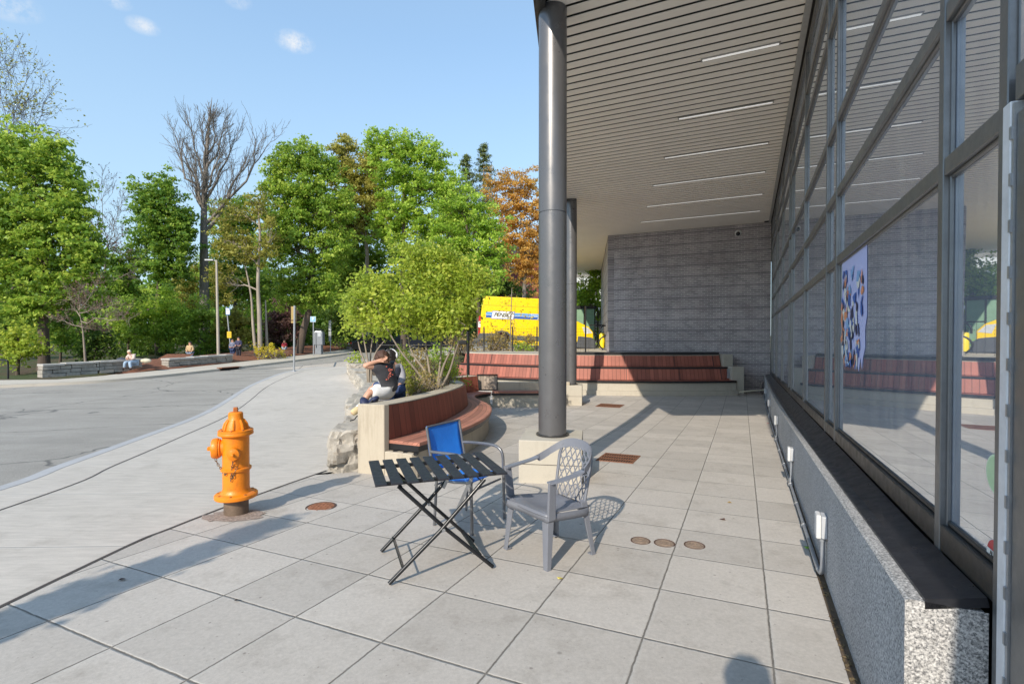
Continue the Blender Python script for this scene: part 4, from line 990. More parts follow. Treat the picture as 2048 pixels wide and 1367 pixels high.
sticker(.05, .785, .068, .05, None, 'red round sticker with a white band, below the green one', 'warning_sticker', True)

for px, py, col, lab, sz in ((1120, 1156, (.62, .52, .12), 'tiny yellow fallen leaf near the plastic chair foot', .022), (1616, 1095, (.25, .50, .04), 'tiny bright green leaf at the foot of the granite wall', .03), (1446, 1038, (.10, .05, .035), 'dark brown fallen leaf on the paving beyond the three small covers', .03), (1459, 1004, (.42, .27, .06), 'tan fallen leaf far right on the paving', .024), (1536, 846, (.5, .05, .04), 'small red scrap by the granite wall', .035), (245, 1158, (.08, .05, .04), 'dark scrap of leaf in the shadow at lower left', .025), (474, 1200, (.05, .04, .035), 'dark round spot of debris on the left paving', .016)):
    p = gpt(px, py, .01); b = MB(); rr = random.Random(px); a = rr.random()*6; ds = [Vector((math.cos(a+q*6.283/6)*sz*(.6+.6*(q % 2)), math.sin(a+q*6.283/6)*sz*.6, .004*(q % 3))) for q in range(6)]
    b.add([p+d for d in ds], [tuple(range(6))]); tag(b.build('fallen_leaf', pm('leaf_litter_%d' % px, col, .7, 0, .2, 40)), lab, 'leaf')
# ================================================================== people
def skin(name, m, parent, nodes, edges, root=0, sub=2, extra=None, bev=None):
    """one continuous tapering surface grown along a skeleton; nodes = [(pos, r)]"""
    o0 = Vector(parent.get('_o', (0, 0, 0)))
    me = bpy.data.meshes.new(name); me.from_pydata([tuple(Vector(p)-o0) for p, r in nodes], edges, []); me.materials.append(m)
    ob = bpy.data.objects.new(name, me); COL.objects.link(ob); ob.parent = parent; ob['_o'] = tuple(o0)
    md = ob.modifiers.new('Skin', 'SKIN'); md.use_smooth_shade = True; md.branch_smoothing = .3
    for i, (p, r) in enumerate(nodes):
        rr_ = r if isinstance(r, tuple) else (r, r); sv = me.skin_vertices[0].data[i]; sv.radius = rr_; sv.use_root = (i == root)
    sd_ = ob.modifiers.new('Subdivision', 'SUBSURF'); sd_.levels = sub; sd_.render_levels = sub
    return ob
SKIN = pm('skin_light', (.55, .30, .20), .5, 0, .06, 12); SKIN_D = pm('skin_mid', (.36, .19, .12), .5, 0, .06, 12)
def V3(*a): return Vector(a)
def fig(name, label, base, J, cloth, hair, skinm=SKIN, s=1., hands=True):
    """J: joints (world) pelvis, waist, chest, neck, head, and per side shoulder elbow wrist hand hip knee ankle toe. cloth: list of (part, material, [joint chains], extra radius)"""
    t = thing(name, label, 'person', base)
    R_ = dict(pelvis=.125, waist=.115, chest=.135, neck=.052, jaw=.074, head=.092, crown=.07, sh=.062, el=.042, wr=.028, ha=.036, hp=.085, kn=.058, an=.038, to=.034)
    def r(kk): return R_[kk[:2] if kk[:2] in R_ else kk]*s
    keys = list(J.keys()); idx = {kk: i for i, kk in enumerate(keys)}
    E_ = [('pelvis', 'waist'), ('waist', 'chest'), ('chest', 'neck'), ('neck', 'jaw'), ('jaw', 'head'), ('head', 'crown')]
    for sd_ in 'lr': E_ += [('chest', 'sh'+sd_), ('sh'+sd_, 'el'+sd_), ('el'+sd_, 'wr'+sd_), ('wr'+sd_, 'ha'+sd_), ('pelvis', 'hp'+sd_), ('hp'+sd_, 'kn'+sd_), ('kn'+sd_, 'an'+sd_), ('an'+sd_, 'to'+sd_)]
    nodes = [(J[kk], r(kk)*(.82 if kk in ('pelvis', 'waist', 'chest') or kk[:2] in ('hp',) else 1)) for kk in keys]; ed = [(idx[a], idx[c]) for a, c in E_ if a in idx and c in idx]
    if hands:
        for sd_ in 'lr':
            if 'ha'+sd_ not in J: continue
            h = J['ha'+sd_]; d = (h-J['wr'+sd_]).normalized(); x = d.orthogonal().normalized(); x = J.get('hx'+sd_, x); n_ = d.cross(x)
            for q in range(4):
                a0 = h+x*(q-1.5)*.019*s+d*.02*s; L_ = (.062, .075, .07, .055)[q]*s
                i0 = len(nodes); nodes += [(a0, .0095*s), (a0+d*L_*.55+n_*.008*s, .0085*s), (a0+d*L_+n_*.03*s, .0075*s)]; ed += [(idx['ha'+sd_], i0), (i0, i0+1), (i0+1, i0+2)]
            a0 = h-x*.035*s-d*.015*s; i0 = len(nodes); nodes += [(a0, .011*s), (a0-x*.02*s+d*.035*s, .009*s)]; ed += [(idx['ha'+sd_], i0), (i0, i0+1)]
    skin('body', skinm, t, nodes, ed, idx['pelvis'])
    for pn, m, chains, ex in cloth:
        ks = []; ed = []
        nd = []
        for ch in chains:
            for q in range(len(ch)):
                if ch[q] not in ks: ks.append(ch[q])
                if q: ed.append((ks.index(ch[q-1]), ks.index(ch[q])))
        for kq in ks:
            if isinstance(kq, tuple): a, c, f = kq; nd.append((J[a].lerp(J[c], f), (r(a)*(1-f)+r(c)*f)+ex*s))
            else: nd.append((J[kq], r(kq)+ex*s))
        skin(pn, m, t, nd, ed)
    if hair:
        hm, pts = hair; b = MB()
        for c, rr_ in pts: b.ell(c, rr_ if isinstance(rr_, tuple) else (rr_,)*3, 14, 10)
        o = b.build('hair', hm, t, smooth=180)
        tx = bpy.data.textures.new('hair_noise', 'CLOUDS'); tx.noise_scale = .035
        md = o.modifiers.new('Sub', 'SUBSURF'); md.render_levels = 1; md = o.modifiers.new('Tousle', 'DISPLACE'); md.texture = tx; md.strength = .035*s
    return t
TEE = pm('charcoal_tee', (.05, .05, .058), .85, 0, .25, 9, .5, 14); SHORTS = pm('white_shorts', (.74, .73, .72), .8, 0, .08, 8, .4, 16); HAIRB = pm('brown_hair', (.075, .032, .016), .45, 0, .5, 60, .8, 160); HAIRD = pm('dark_hair', (.02, .015, .013), .5, 0, .4, 60)
JEAN = pm('blue_denim', (.03, .055, .14), .8, 0, .25, 12, .3, 40); JEANL = pm('light_denim', (.30, .40, .52), .8, 0, .15, 12); GREYH = pm('grey_hoodie', (.30, .30, .33), .85, 0, .15, 9, .3, 20)
Y1 = 7.55
p_ = lambda x, y, Y=Y1: at(x, y, Y)
J = dict(pelvis=p_(781, 786), waist=p_(779, 768), chest=p_(774, 742, 7.50), neck=p_(771, 727, 7.45), jaw=p_(767, 721, 7.42), head=p_(764, 714, 7.40), crown=p_(763, 709, 7.39),
         shl=p_(754, 733, 7.33), ell=p_(727, 731, 7.18), wrl=p_(752, 723, 7.26), hal=p_(763, 719.5, 7.30), shr=p_(785, 733, 7.62), elr=p_(760, 731, 7.82), wrr=p_(768, 722, 7.60), har=p_(772, 719, 7.50),
         hpl=p_(769, 787, 7.40), knl=p_(738, 784, 7.20), anl=p_(721, 815, 7.10), tol=p_(702, 827, 7.02), hpr=p_(777, 784, 7.72), knr=p_(742, 776, 7.72), anr=p_(728, 806, 7.55), tor=p_(712, 820, 7.45))
pr1 = fig('person', 'person in charcoal T-shirt and white shorts sitting with hands behind the head', p_(781, 800), J, [
    ('t_shirt', TEE, [['pelvis', 'waist', 'chest', ('chest', 'neck', .75)], ['chest', 'shl', ('shl', 'ell', .5)], ['chest', 'shr', ('shr', 'elr', .5)]], .022),
    ('shorts', SHORTS, [[('pelvis', 'waist', .7), 'pelvis', 'hpl', ('hpl', 'knl', .5), ('hpl', 'knl', .97)], ['pelvis', 'hpr', ('hpr', 'knr', .5), ('hpr', 'knr', .97)]], .032),
    ('sock', M_WHITE, [[('knl', 'anl', .8), 'anl']], .012), ('sock', M_WHITE, [[('knr', 'anr', .8), 'anr']], .012),
    ('shoe', pm('tan_shoe', (.58, .46, .26), .7, 0, .15, 20), [['anl', ('anl', 'tol', .5), 'tol']], .018), ('shoe', M_WHITE, [['anr', ('anr', 'tor', .5), 'tor']], .018)],
    (HAIRB, [(p_(764.5, 712.5, 7.42), (.105, .115, .10)), (p_(768, 717, 7.46), (.085, .09, .085)), (p_(758, 716, 7.38), (.07, .08, .08))]))
b = MB(); rr = random.Random(4)      # red print on the back of the shirt
bk0 = p_(782, 747, 7.36)
for i in range(46):
    a = rr.random()*6.28; q = .35+.65*rr.random(); x = 779+math.cos(a)*9*q; y = 744+math.sin(a)*14*q; c = at(x, y, 7.47-.000*x); c += Vector((.0, -.115+.06*((x-774)/14)**2, 0)); s = .006+.012*rr.random()
    b.add([c+Vector((s*math.cos(a+j*1.57), -.002, s*.7*math.sin(a+j*1.57))) for j in range(4)], [(0, 1, 2, 3)])
b.build('shirt_print', pm('red_print', (.42, .10, .07), .8), pr1)
Y2 = 8.25; p2 = lambda x, y, Y=Y2: at(x, y, Y)
J = dict(pelvis=p2(787, 784), waist=p2(787, 768), chest=p2(787, 741), neck=p2(784, 724), jaw=p2(782, 717), head=p2(780, 710), crown=p2(780, 705),
         shl=p2(774, 734, 8.05), ell=p2(768, 757, 8.0), wrl=p2(758, 768, 8.05), hal=p2(754, 769, 8.08), shr=p2(800, 733, 8.35), elr=p2(805, 756, 8.2), wrr=p2(800, 770, 8.1), har=p2(796, 772, 8.06),
         hpl=p2(778, 783, 8.15), knl=p2(748, 770, 8.0), anl=p2(775, 782, 7.95), tol=p2(785, 784, 7.93), hpr=p2(796, 783, 8.3), knr=p2(806, 776, 8.02), anr=p2(783, 785, 7.98), tor=p2(773, 786, 7.96))
pr2 = fig('person', 'person in grey hoodie, dark vest and jeans sitting cross-legged behind the person in white shorts', p2(787, 797), J, [
    ('hoodie', GREYH, [['pelvis', 'waist', 'chest', ('chest', 'neck', .8)], ['chest', 'shl', 'ell', ('ell', 'wrl', .9)], ['chest', 'shr', 'elr', ('elr', 'wrr', .9)]], .022),
    ('jeans', JEAN, [['pelvis', 'hpl', 'knl', ('knl', 'anl', .9)], ['pelvis', 'hpr', 'knr', ('knr', 'anr', .9)]], .022),
    ('vest', pm('navy_vest', (.025, .03, .05), .8), [['waist', 'chest', ('chest', 'neck', .5)]], .03)],
    (HAIRD, [(p2(780, 709), (.10, .11, .10)), (p2(782, 714), (.09, .09, .09))]))
b = MB(); hc = p2(781, 712); b.tube([hc+Vector((math.cos(t)*.115, .0, math.sin(t)*.115)) for t in [rad(15+i*10) for i in range(16)]], .011, 8)
for s in (-1, 1): b.ell(hc+Vector((s*.108, 0, .01)), (.022, .04, .045), 10, 8)
b.build('headphones', pm('pale_headphones', (.62, .62, .64), .35), pr2, smooth=60)
# backpack resting against the rock by the sitter's legs
NAVY = pm('navy_nylon', (.02, .028, .075), .6, 0, .3, 20, .5, 40)
bpk = thing('backpack', 'navy blue backpack slumped against the rock beside the white-shorts sitter', 'backpack', at(735, 822, 6.98))
def lump(name, m, parent, c, r, rot, seed, amp=.02):
    b = MB(); b.ell(c, r, 24, 16, rot); o = b.build(name, m, parent, smooth=180)
    for v in o.data.vertices: v.co += mnoise.noise_vector(v.co*9+Vector((seed, 0, 0)))*amp
    return o
RB = Matrix.Rotation(rad(-38), 3, 'Y')
lump('bag_body', NAVY, bpk, at(736, 815, 6.98), (.075, .12, .17), RB, 3); lump('front_pocket', NAVY, bpk, at(731, 818, 6.90), (.05, .08, .09), RB, 5, .012); lump('top_flap', NAVY, bpk, at(748, 800, 7.0), (.08, .10, .05), RB, 8)
b = MB(); b.tube(cr([at(728, 824, 6.87), at(714, 832, 6.8), at(709, 838, 6.78), at(700, 841, 6.75)], 5), .008, 6); b.tube(cr([at(745, 800, 6.9), at(735, 812, 6.86), at(728, 826, 6.86)], 5), .012, 6); b.build('strap', M_BLACK, bpk, smooth=60)
# people farther off beside the low stone walls
def far_person(label, px, py_head, py_foot, Y, top, legs, hairm=HAIRD, seated=False, lean=0.):
    s = 1.; hd = at(px, py_head, Y); ft = at(px, py_foot, Y); hgt = hd.z-ft.z
    x0, z0 = hd.x, ft.z
    if not seated:
        u_ = hgt/1.72; P = lambda x, z, y=0.: V3(x0+x*u_, Y+y*u_, z0+z*u_)
        J = dict(pelvis=P(0, .95), waist=P(0, 1.08), chest=P(0, 1.30), neck=P(0, 1.48), jaw=P(0, 1.54), head=P(0, 1.61), crown=P(0, 1.67), shl=P(-.18, 1.40), ell=P(-.24, 1.14), wrl=P(-.16, 1.0, -.16), hal=P(-.10, 1.02, -.22), shr=P(.18, 1.40), elr=P(.24, 1.14), wrr=P(.15, 1.0, -.16), har=P(.09, 1.02, -.22),
                 hpl=P(-.09, .90), knl=P(-.1, .5), anl=P(-.1, .09), tol=P(-.12, .04, -.13), hpr=P(.09, .90), knr=P(.1, .5), anr=P(.11, .09), tor=P(.13, .04, -.13))
    else:
        u_ = hgt/1.28; P = lambda x, z, y=0.: V3(x0+x*u_, Y+y*u_, z0+z*u_)
        J = dict(pelvis=P(.10, .48, .15), waist=P(.08, .60, .12), chest=P(.02, .84, .0), neck=P(-.02, 1.02, -.06), jaw=P(-.04, 1.09, -.1), head=P(-.04, 1.15, -.12), crown=P(-.04, 1.22, -.12), shl=P(-.16, .95, .02), ell=P(-.24, .72, -.08), wrl=P(-.06, .66, -.24), hal=P(.0, .68, -.28), shr=P(.20, .95, .0), elr=P(.25, .72, -.1), wrr=P(.06, .70, -.26), har=P(.0, .72, -.3),
                 hpl=P(-.0, .46, .08), knl=P(-.16, .50, -.32), anl=P(-.2, .08, -.34), tol=P(-.24, .03, -.48), hpr=P(.2, .46, .08), knr=P(.16, .50, -.34), anr=P(.30, .08, -.42), tor=P(.34, .03, -.55))
    t = fig('person', label, (x0, Y, z0), J, [('top', top, [['pelvis', 'waist', 'chest', ('chest', 'neck', .8)], ['chest', 'shl', 'ell', ('ell', 'wrl', .6)], ['chest', 'shr', 'elr', ('elr', 'wrr', .6)]], .025), ('trousers', legs, [['pelvis', 'hpl', 'knl', ('knl', 'anl', .95)], ['pelvis', 'hpr', 'knr', ('knr', 'anr', .95)]], .025), ('shoes', M_BLACK, [['anl', 'tol']], .012), ('shoes', M_BLACK, [['anr', 'tor']], .012)],
            (hairm, [(J['head']+V3(0, .015, .03), .10*u_+.01)]), SKIN, 1.)
    return t, J
PINK = pm('pale_pink_top', (.66, .52, .46), .8, 0, .1, 8); TAN = pm('tan_jacket', (.50, .36, .20), .8, 0, .1, 8); NAVT = pm('navy_plaid', (.04, .04, .09), .8, 0, .4, 14); REDT = pm('dark_red_sweater', (.28, .02, .035), .8, 0, .1, 8)
t, JS = far_person('seated person in pale top, cap and light jeans on a low stone wall', 262, 700, 738, 25.2, PINK, JEANL, pm('pale_cap', (.6, .55, .42), .8), True)
t, _ = far_person('standing person in tan jacket and light jeans behind the stone walls', 380, 683, 731, 31, TAN, JEANL)
t, _ = far_person('person in navy checked shirt and dark trousers standing beside the yellow sign', 477, 674, 716, 33, NAVT, pm('dark_trousers', (.02, .02, .03), .8))
t, _ = far_person('person in dark blue and white clothes behind the leaning sign pole', 465, 678, 718, 34, pm('blue_white_top', (.16, .18, .26), .8, 0, .6, 10), JEAN)
t, _ = far_person('person in dark red sweater and light jeans among the shrubs by the mulch bed', 569, 680, 712, 39, REDT, JEANL)
hb = JS['pelvis']; 
tag(lump('shoulder_bag', pm('dark_bag', (.04, .05, .07), .7), None, hb+V3(-.62, .0, .10), (.26, .16, .13), Matrix.Identity(3), 2), 'dark slouched bag on the wall left of the seated far person', 'bag')
tag(lump('cream_bag', pm('cream_bag', (.55, .50, .38), .7), None, hb+V3(.55, .05, .06), (.26, .16, .12), Matrix.Identity(3), 4), 'cream bag on the wall right of the seated far person', 'bag')
# the photographer, seen only as a shadow on the paving
P = lambda x, z, y=0.: V3(-.02+x, -.24+y, z*1.065)
J = dict(pelvis=P(0, .86), waist=P(0, .98), chest=P(0, 1.20), neck=P(0, 1.37), jaw=P(0, 1.43, .0), head=P(0, 1.50, .0), crown=P(0, 1.56), shl=P(-.18, 1.29), ell=P(-.27, 1.08, .06), wrl=P(-.21, 1.14, .14), hal=P(-.16, 1.2, .17), shr=P(.18, 1.29), elr=P(.27, 1.08, .06), wrr=P(.21, 1.14, .14), har=P(.16, 1.2, .17), hpl=P(-.09, .82), knl=P(-.1, .46), anl=P(-.1, .09), tol=P(-.12, .04, .13), hpr=P(.09, .82), knr=P(.1, .46), anr=P(.11, .09), tor=P(.13, .04, .13))
fig('person', 'person holding a camera whose shadow falls at the bottom of the paving', (.06, -.22, 0), J, [('top', GREYH, [['pelvis', 'waist', 'chest', ('chest', 'neck', .8)], ['chest', 'shl', 'ell', ('ell', 'wrl', .8)], ['chest', 'shr', 'elr', ('elr', 'wrr', .8)]], .025), ('trousers', JEAN, [['pelvis', 'hpl', 'knl', 'anl'], ['pelvis', 'hpr', 'knr', 'anr']], .025)], (HAIRD, [(J['head']+V3(0, -.01, .03), .105)]))
# ================================================================== low stone walls left of the road
def stone_wall(label, pts, h, th, seed):
    t = thing('low_stone_wall', label, 'wall', (pts[0][0], pts[0][1], G(*pts[0])), 'low grey stone walls by the far pavement'); rr = random.Random(seed)
    for (a, c) in zip(pts, pts[1:]):
        a = Vector((*a, 0)); c = Vector((*c, 0)); L_ = (c-a).length; d = (c-a).normalized(); nn = Vector((-d.y, d.x, 0))
        b = MB(); s = 0
        for row in range(3):
            s = -rr.random()*.3
            while s < L_:
                l_ = .4+.6*rr.random(); e_ = min(L_, s+l_); s0 = max(0, s); z = row*h/3
                if e_-s0 > .06:
                    m_ = a+d*((s0+e_)/2); o_ = (rr.random()-.5)*.05; b.bar((a+d*(s0+.01)+nn*(th/2+o_)+Vector((0, 0, G(m_.x, m_.y)+z+h/6))), (a+d*(e_-.01)+nn*(th/2+o_)+Vector((0, 0, G(m_.x, m_.y)+z+h/6))), th, h/3-.012)
                s += l_
        b.build('stone_course', pm('wall_limestone', (.33, .30, .26), .88, var=.5, scale=1.6, bump=1., bscale=10, dirt=.8, dirtcol=(.16, .13, .10)), t, bevel=.015)
        b = MB(); s = 0
        while s < L_:
            l_ = .8+.7*rr.random(); e_ = min(L_, s+l_); m_ = a+d*((s+e_)/2); z = G(m_.x, m_.y)+h+.05+(rr.random()-.5)*.02; b.bar(a+d*(s+.01)+nn*th/2+Vector((0, 0, z)), a+d*(e_-.01)+nn*th/2+Vector((0, 0, z)), th+.12, .10, (0, 0, 1)); s = e_
        b.build('coping', pm('coping_stone', (.40, .38, .35), .85, 0, .3, 3, .6, 20), t, bevel=.02)
A0 = gpt(84, 756); A1 = gpt(199, 747); B0 = gpt(337, 737); B1 = gpt(447, 727)
A2 = Vector((at(285, 735, 25.9).x, 25.9, 0))
stone_wall('low stone wall at left with an angled end, seated person on it', [(A0.x, A0.y), (A1.x, A1.y), (A2.x, A2.y)], .52, .5, 1)
stone_wall('low stone wall between the mulch gap and the leaning sign pole', [(B0.x, B0.y), (B1.x, B1.y+1)], .42, .5, 2)
b = MB(); vs = []
a, c = gpt(276, 738), gpt(338, 737); rows_ = []
b.add([(a.x, a.y, G(a.x, a.y)+.02), (c.x, c.y, G(c.x, c.y)+.02), (c.x-.8, c.y+3.4, G(c.x, c.y+3)+.6), (a.x-.8, a.y+3.4, G(a.x, a.y+3)+.6)], [(0, 1, 2, 3)]); structure(b.build('mulch_slope', M_MULCH, origin=(0, 0, 0)))
# brick apron with herringbone between far walls and road
# ================================================================== signs, poles, street furniture
def pole(b, p, z1, r, lean=(0, 0)): b.tube([p, Vector((p.x+lean[0], p.y+lean[1], z1))], r, 10)
lpb = gpt(437, 720); lt = thing('street_lamp', 'slim pale grey street lamp post with a short flat head, among the trees', 'street lamp', lpb)
topz = at(434, 520, lpb.y).z
b = MB(); b.tube([lpb, Vector((lpb.x-.08, lpb.y, topz))], [.10, .065], 12); b.build('post', pm('weathered_grey_pole', (.42, .37, .31), .6, .2, .15, 4), lt, smooth=50)
b = MB(); b.tube([Vector((lpb.x-.08, lpb.y, topz-.05)), Vector((lpb.x-.35, lpb.y, topz))], .03, 8); b.box((lpb.x-.52, lpb.y, topz), (.55, .22, .09)); b.build('lamp_head', M_GALV, lt, bevel=.02)
bs0 = gpt(463, 714); bst = at(453, 613, bs0.y); lean = (bst.x-bs0.x)
st = thing('bus_stop_sign', 'leaning steel sign pole with a white and blue panel above a yellow notice', 'sign', bs0)
b = MB(); pole(b, bs0, bst.z, .045, (lean, 0)); b.build('pole', M_GALV, st, smooth=50)
sf = lambda f: Vector((bs0.x+lean*f, bs0.y-.06, bs0.z+(bst.z-bs0.z)*f))
b = MB(); b.box(sf(.91)+V3(.10, 0, 0), (.30, .02, .52)); pb = b.build('sign_panel', pm('sign_blue', (.06, .22, .55), .4), st)
b = MB(); b.box(sf(.90)+V3(.10, -.014, -.03), (.26, .008, .30)); b.box(sf(.97)+V3(.10, -.014, -.05), (.26, .008, .09)); b.build('white_field', M_WHITE, pb)
b = MB(); b.box(sf(.445)+V3(.03, 0, 0), (.30, .02, .44)); yb = b.build('yellow_notice', pm('sign_yellow', (.75, .52, .03), .45), st)
b = MB(); [b.box(sf(.445)+V3(.03, -.013, .12-.07*i), (.22, .005, .018)) for i in range(4)]; b.build('printed_lines', pm('sign_print', (.35, .25, .03), .5), yb)
sp0 = gpt(588, 742); spt = at(589, 611, sp0.y)
st = thing('sign_post', 'steel sign post with two tan sign backs at the sidewalk corner', 'sign', sp0)
b = MB(); b.tube([sp0, Vector((spt.x, spt.y, spt.z))], .05, 8); b.build('pole', M_GALV, st, smooth=50)
b = MB(); b.lathe([(.12, 0), (.10, .03), (.06, .04)], sp0, n=12); b.build('base_collar', M_GALV, st)
YB = pm('tan_sign_back', (.46, .32, .12), .5, .1, .2, 6)
for (y0, y1) in ((612, 640), (641, 646)):
    z0, z1 = at(588, y1, sp0.y).z, at(588, y0, sp0.y).z; b = MB(); b.bar((sp0.x-.14, sp0.y+.02, (z0+z1)/2), (sp0.x+.10, sp0.y+.10, (z0+z1)/2), .02, z1-z0-.02); b.build('sign_back', YB, st)
kp = gpt(638, 708); kt = thing('parking_kiosk', 'tall grey parking pay station with a solar panel on top by the far kerb', 'pay station', kp)
KG = pm('kiosk_grey', (.23, .25, .28), .45, .4, .1, 4)
b = MB(); b.box(kp+V3(0, 0, .35), (.50, .42, .74)); b.build('base', KG, kt, bevel=.03); b = MB(); b.box(kp+V3(-.0, 0, 1.2), (.74, .5, 1.0)); b.box(kp+V3(0, 0, 1.74), (.66, .46, .16), None, .75); cbn = b.build('cabinet', KG, kt, bevel=.05)
b = MB(); b.box(kp+V3(.13, -.262, 1.48), (.24, .02, .26)); b.build('screen', pm('pale_screen', (.45, .48, .52), .3), cbn); b = MB(); b.box(kp+V3(-.12, -.256, 1.1), (.03, .02, 1.2)); b.build('door_seam', M_BLACK, cbn)
b = MB(); b.box(kp+V3(0, 0, 1.92), (.62, .5, .03), Matrix.Rotation(rad(12), 3, 'Y')); b.tube([kp+V3(0, 0, 1.75), kp+V3(0, 0, 1.92)], .03, 8); b.build('solar_panel', M_BLACK, kt)
q0 = gpt(627, 711); st = thing('parking_sign', 'slim pole with a square white and blue parking symbol sign beside the kiosk', 'sign', q0)
zt1 = at(626, 633, q0.y).z; b = MB(); pole(b, q0, zt1, .04); b.build('pole', M_GALV, st, smooth=50)
b = MB(); b.box((q0.x, q0.y-.05, zt1-.19), (.40, .02, .40)); pb = b.build('sign_panel', M_WHITE, st)
b = MB(); b.box((q0.x, q0.y-.065, zt1-.19), (.36, .008, .36)); b.build('blue_field', pm('light_sign_blue', (.22, .45, .70), .4), pb)
M_ = Matrix.Translation((q0.x, q0.y-.072, zt1-.19)) @ Matrix.Rotation(rad(90), 4, 'X'); text_mesh('letter', 'P', .36, M_WHITE, pb, M_, 0, .002)
q1 = gpt(661, 706); st = thing('sign_post', 'post with a narrow stack of small grey plates, right of the kiosk', 'sign', q1); zt1 = at(660, 640, q1.y).z
b = MB(); pole(b, q1, zt1, .035); b.build('pole', M_GALV, st, smooth=50)
for i in range(4): b = MB(); b.box((q1.x-.02, q1.y-.05, zt1-.22-i*.42), (.20, .02, .36)); b.build('sign_plate', pm('grey_plate', (.33, .35, .37), .5, .2), st)
r0 = gpt(14, 757); st = thing('bike_hoop', 'black metal hoop rail at the left edge beyond the road', 'rail', r0)
b = MB(); hz_ = at(14, 720, r0.y).z; b.tube(cr([r0+V3(.05, 0, 0), V3(r0.x+.05, r0.y, hz_-.12), V3(r0.x-.05, r0.y, hz_), V3(r0.x-.9, r0.y+.3, hz_+.02)], 5), .035, 8); b.build('hoop', M_BLACK, st, smooth=60)
# storm drain in the far kerb
dn0 = gpt(461, 735); b = MB(); a = lerp_poly([(x, y) for x, y in FC], dn0.y)
st = thing('storm_drain', 'dark rusty storm drain mouth in the far kerb under the sign pole', 'drain', (a, dn0.y, G(a, dn0.y)))
dv = Vector((lerp_poly(FC, dn0.y+.5)-lerp_poly(FC, dn0.y-.5), 1, 0)).normalized(); c0 = V3(a+.02, dn0.y, G(a, dn0.y)-.03)
b = MB(); b.bar(c0-dv*.6, c0+dv*.6, .10, .15); b.build('mouth', pm('drain_black', (.012, .01, .01), .9), st); b = MB(); b.bar(c0-dv*.66+V3(0, 0, .06), c0+dv*.66+V3(0, 0, .06), .36, .04); b.build('lid', M_RUST, st)
# light post in the planter behind the curved bench
lp0 = V3(at(937, 745, 14.9).x, 14.9, G(-1.3, 14.9)); lt = thing('light_post', 'slim black post with a side-mounted box light behind the curved bench', 'light post', lp0)
b = MB(); b.tube([lp0, V3(lp0.x-.02, lp0.y, 1.60)], .045, 12); b.build('post', M_BLACK, lt, smooth=50); b = MB(); zl = at(937, 684, 14.9).z; b.box((lp0.x-.17, lp0.y, zl), (.24, .12, .12)); b.build('light_box', M_BLACK, lt, bevel=.01)
# railing in the planter and mesh fence on the terrace
rl = thing('railing', 'black metal railing behind the planter shrubs', 'railing', (-5, 20, G(-5, 20)))
for (x, r, y0) in ((755, .055, 668), (803, .05, 678), (873, .045, 682), (786, .016, 690), (812, .016, 690), (826, .016, 690), (836, .016, 690), (842, .016, 690), (852, .016, 690)):
    p = at(x, 722, 20.5); b = MB(); b.tube([p, V3(p.x, p.y, at(x, y0, 20.5).z)], r, 8); b.build('post', M_BLACK, rl, smooth=50)
b = MB(); b.tube([at(755, 690, 20.5), at(905, 690, 20.5)], .025, 8); b.tube([at(812, 688, 20.3), at(905, 722, 20.0)], .03, 8); b.tube([at(862, 686, 20.4), at(905, 705, 20.2)], .03, 8); b.build('rail', M_BLACK, rl, smooth=50)
b = MB(); hoop_ = [at(x, y, 18.4) for x, y in ((897, 724), (905, 722), (912, 722), (917, 727), (917, 735))]; b.tube(cr(hoop_, 4), .022, 8); tag(b.build('curved_handrail', M_BLACK, smooth=60), 'short curved black handrail end at the left end of the terrace seating', 'handrail')
fn = thing('mesh_fence', 'black wire mesh fence with slim posts in front of the yellow van', 'fence', (1, 21.3, .8))
for x, y0 in ((912, 648), (968, 653), (1025, 653), (1074, 653), (1171, 612)):
    p = at(x, 706, 21.3 if x < 1100 else 20.4); b = MB(); b.box(((p.x, p.y, (p.z+at(x, y0, p.y).z)/2)), (.055, .055, at(x, y0, p.y).z-p.z)); b.build('post', M_BLACK, fn)
b = MB(); xa, xb = at(908, 700, 21.3).x, at(1178, 700, 21.3).x
zf0, zf1 = at(0, 705, 21.3).z, at(0, 657, 21.3).z
for i in range(9): z = zf0+(zf1-zf0)*i/8; b.bar((xa, 21.3, z), (xb, 21.3, z), .006, .006)
x = xa
while x < xb: b.bar((x, 21.3, zf0), (x, 21.3, zf1), .006, .006, (1, 0, 0)); x += .11
b.build('wire_mesh', M_BLACK, fn)
fn = thing('mesh_fence', 'black wire fence with top rail by the S-shaped rack', 'fence', (4, 24, .8)); b = MB(); z1 = at(0, 650, 24).z; xa, xb = at(1180, 650, 24).x, at(1222, 650, 24).x
b.bar((xa, 24, z1), (xb, 24, z1), .05, .05); x = xa
while x < xb: b.bar((x, 24, .8), (x, 24, z1), .012, .012, (1, 0, 0)); x += .22
b.build('rail', M_BLACK, fn)
sb0 = at(1206, 694, 22.2); st = thing('bike_rack', 'black S-shaped bike rack on the deck beside the brick side wall', 'bike rack', sb0); sc_ = 22.2/1001
b = MB(); b.tube(cr([sb0+V3(x*sc_, 0, -y*sc_) for x, y in ((-7, -26), (-6, -37), (2, -43), (11, -41), (15, -34), (12, -26), (3, -22), (-4, -18), (-8, -10), (-6, -2), (0, 4))], 5), .032, 10); b.build('loop', M_BLACK, st, smooth=60)
yb0 = at(1204, 695, 23.2); st = thing('bollard', 'yellow steel bollard behind the S-shaped rack', 'bollard', yb0)
YEL = pm('safety_yellow', (.80, .60, .01), .4, 0, .06, 6)
b = MB(); b.lathe([(.13, 0), (.13, .62), (.11, .66), (.04, .68)], yb0, n=20); b.build('post', YEL, st, smooth=40)
db = at(1158, 650, 30.5); st = thing('green_container', 'green container with a black frame behind the yellow van', 'container', V3(db.x, db.y, .9))
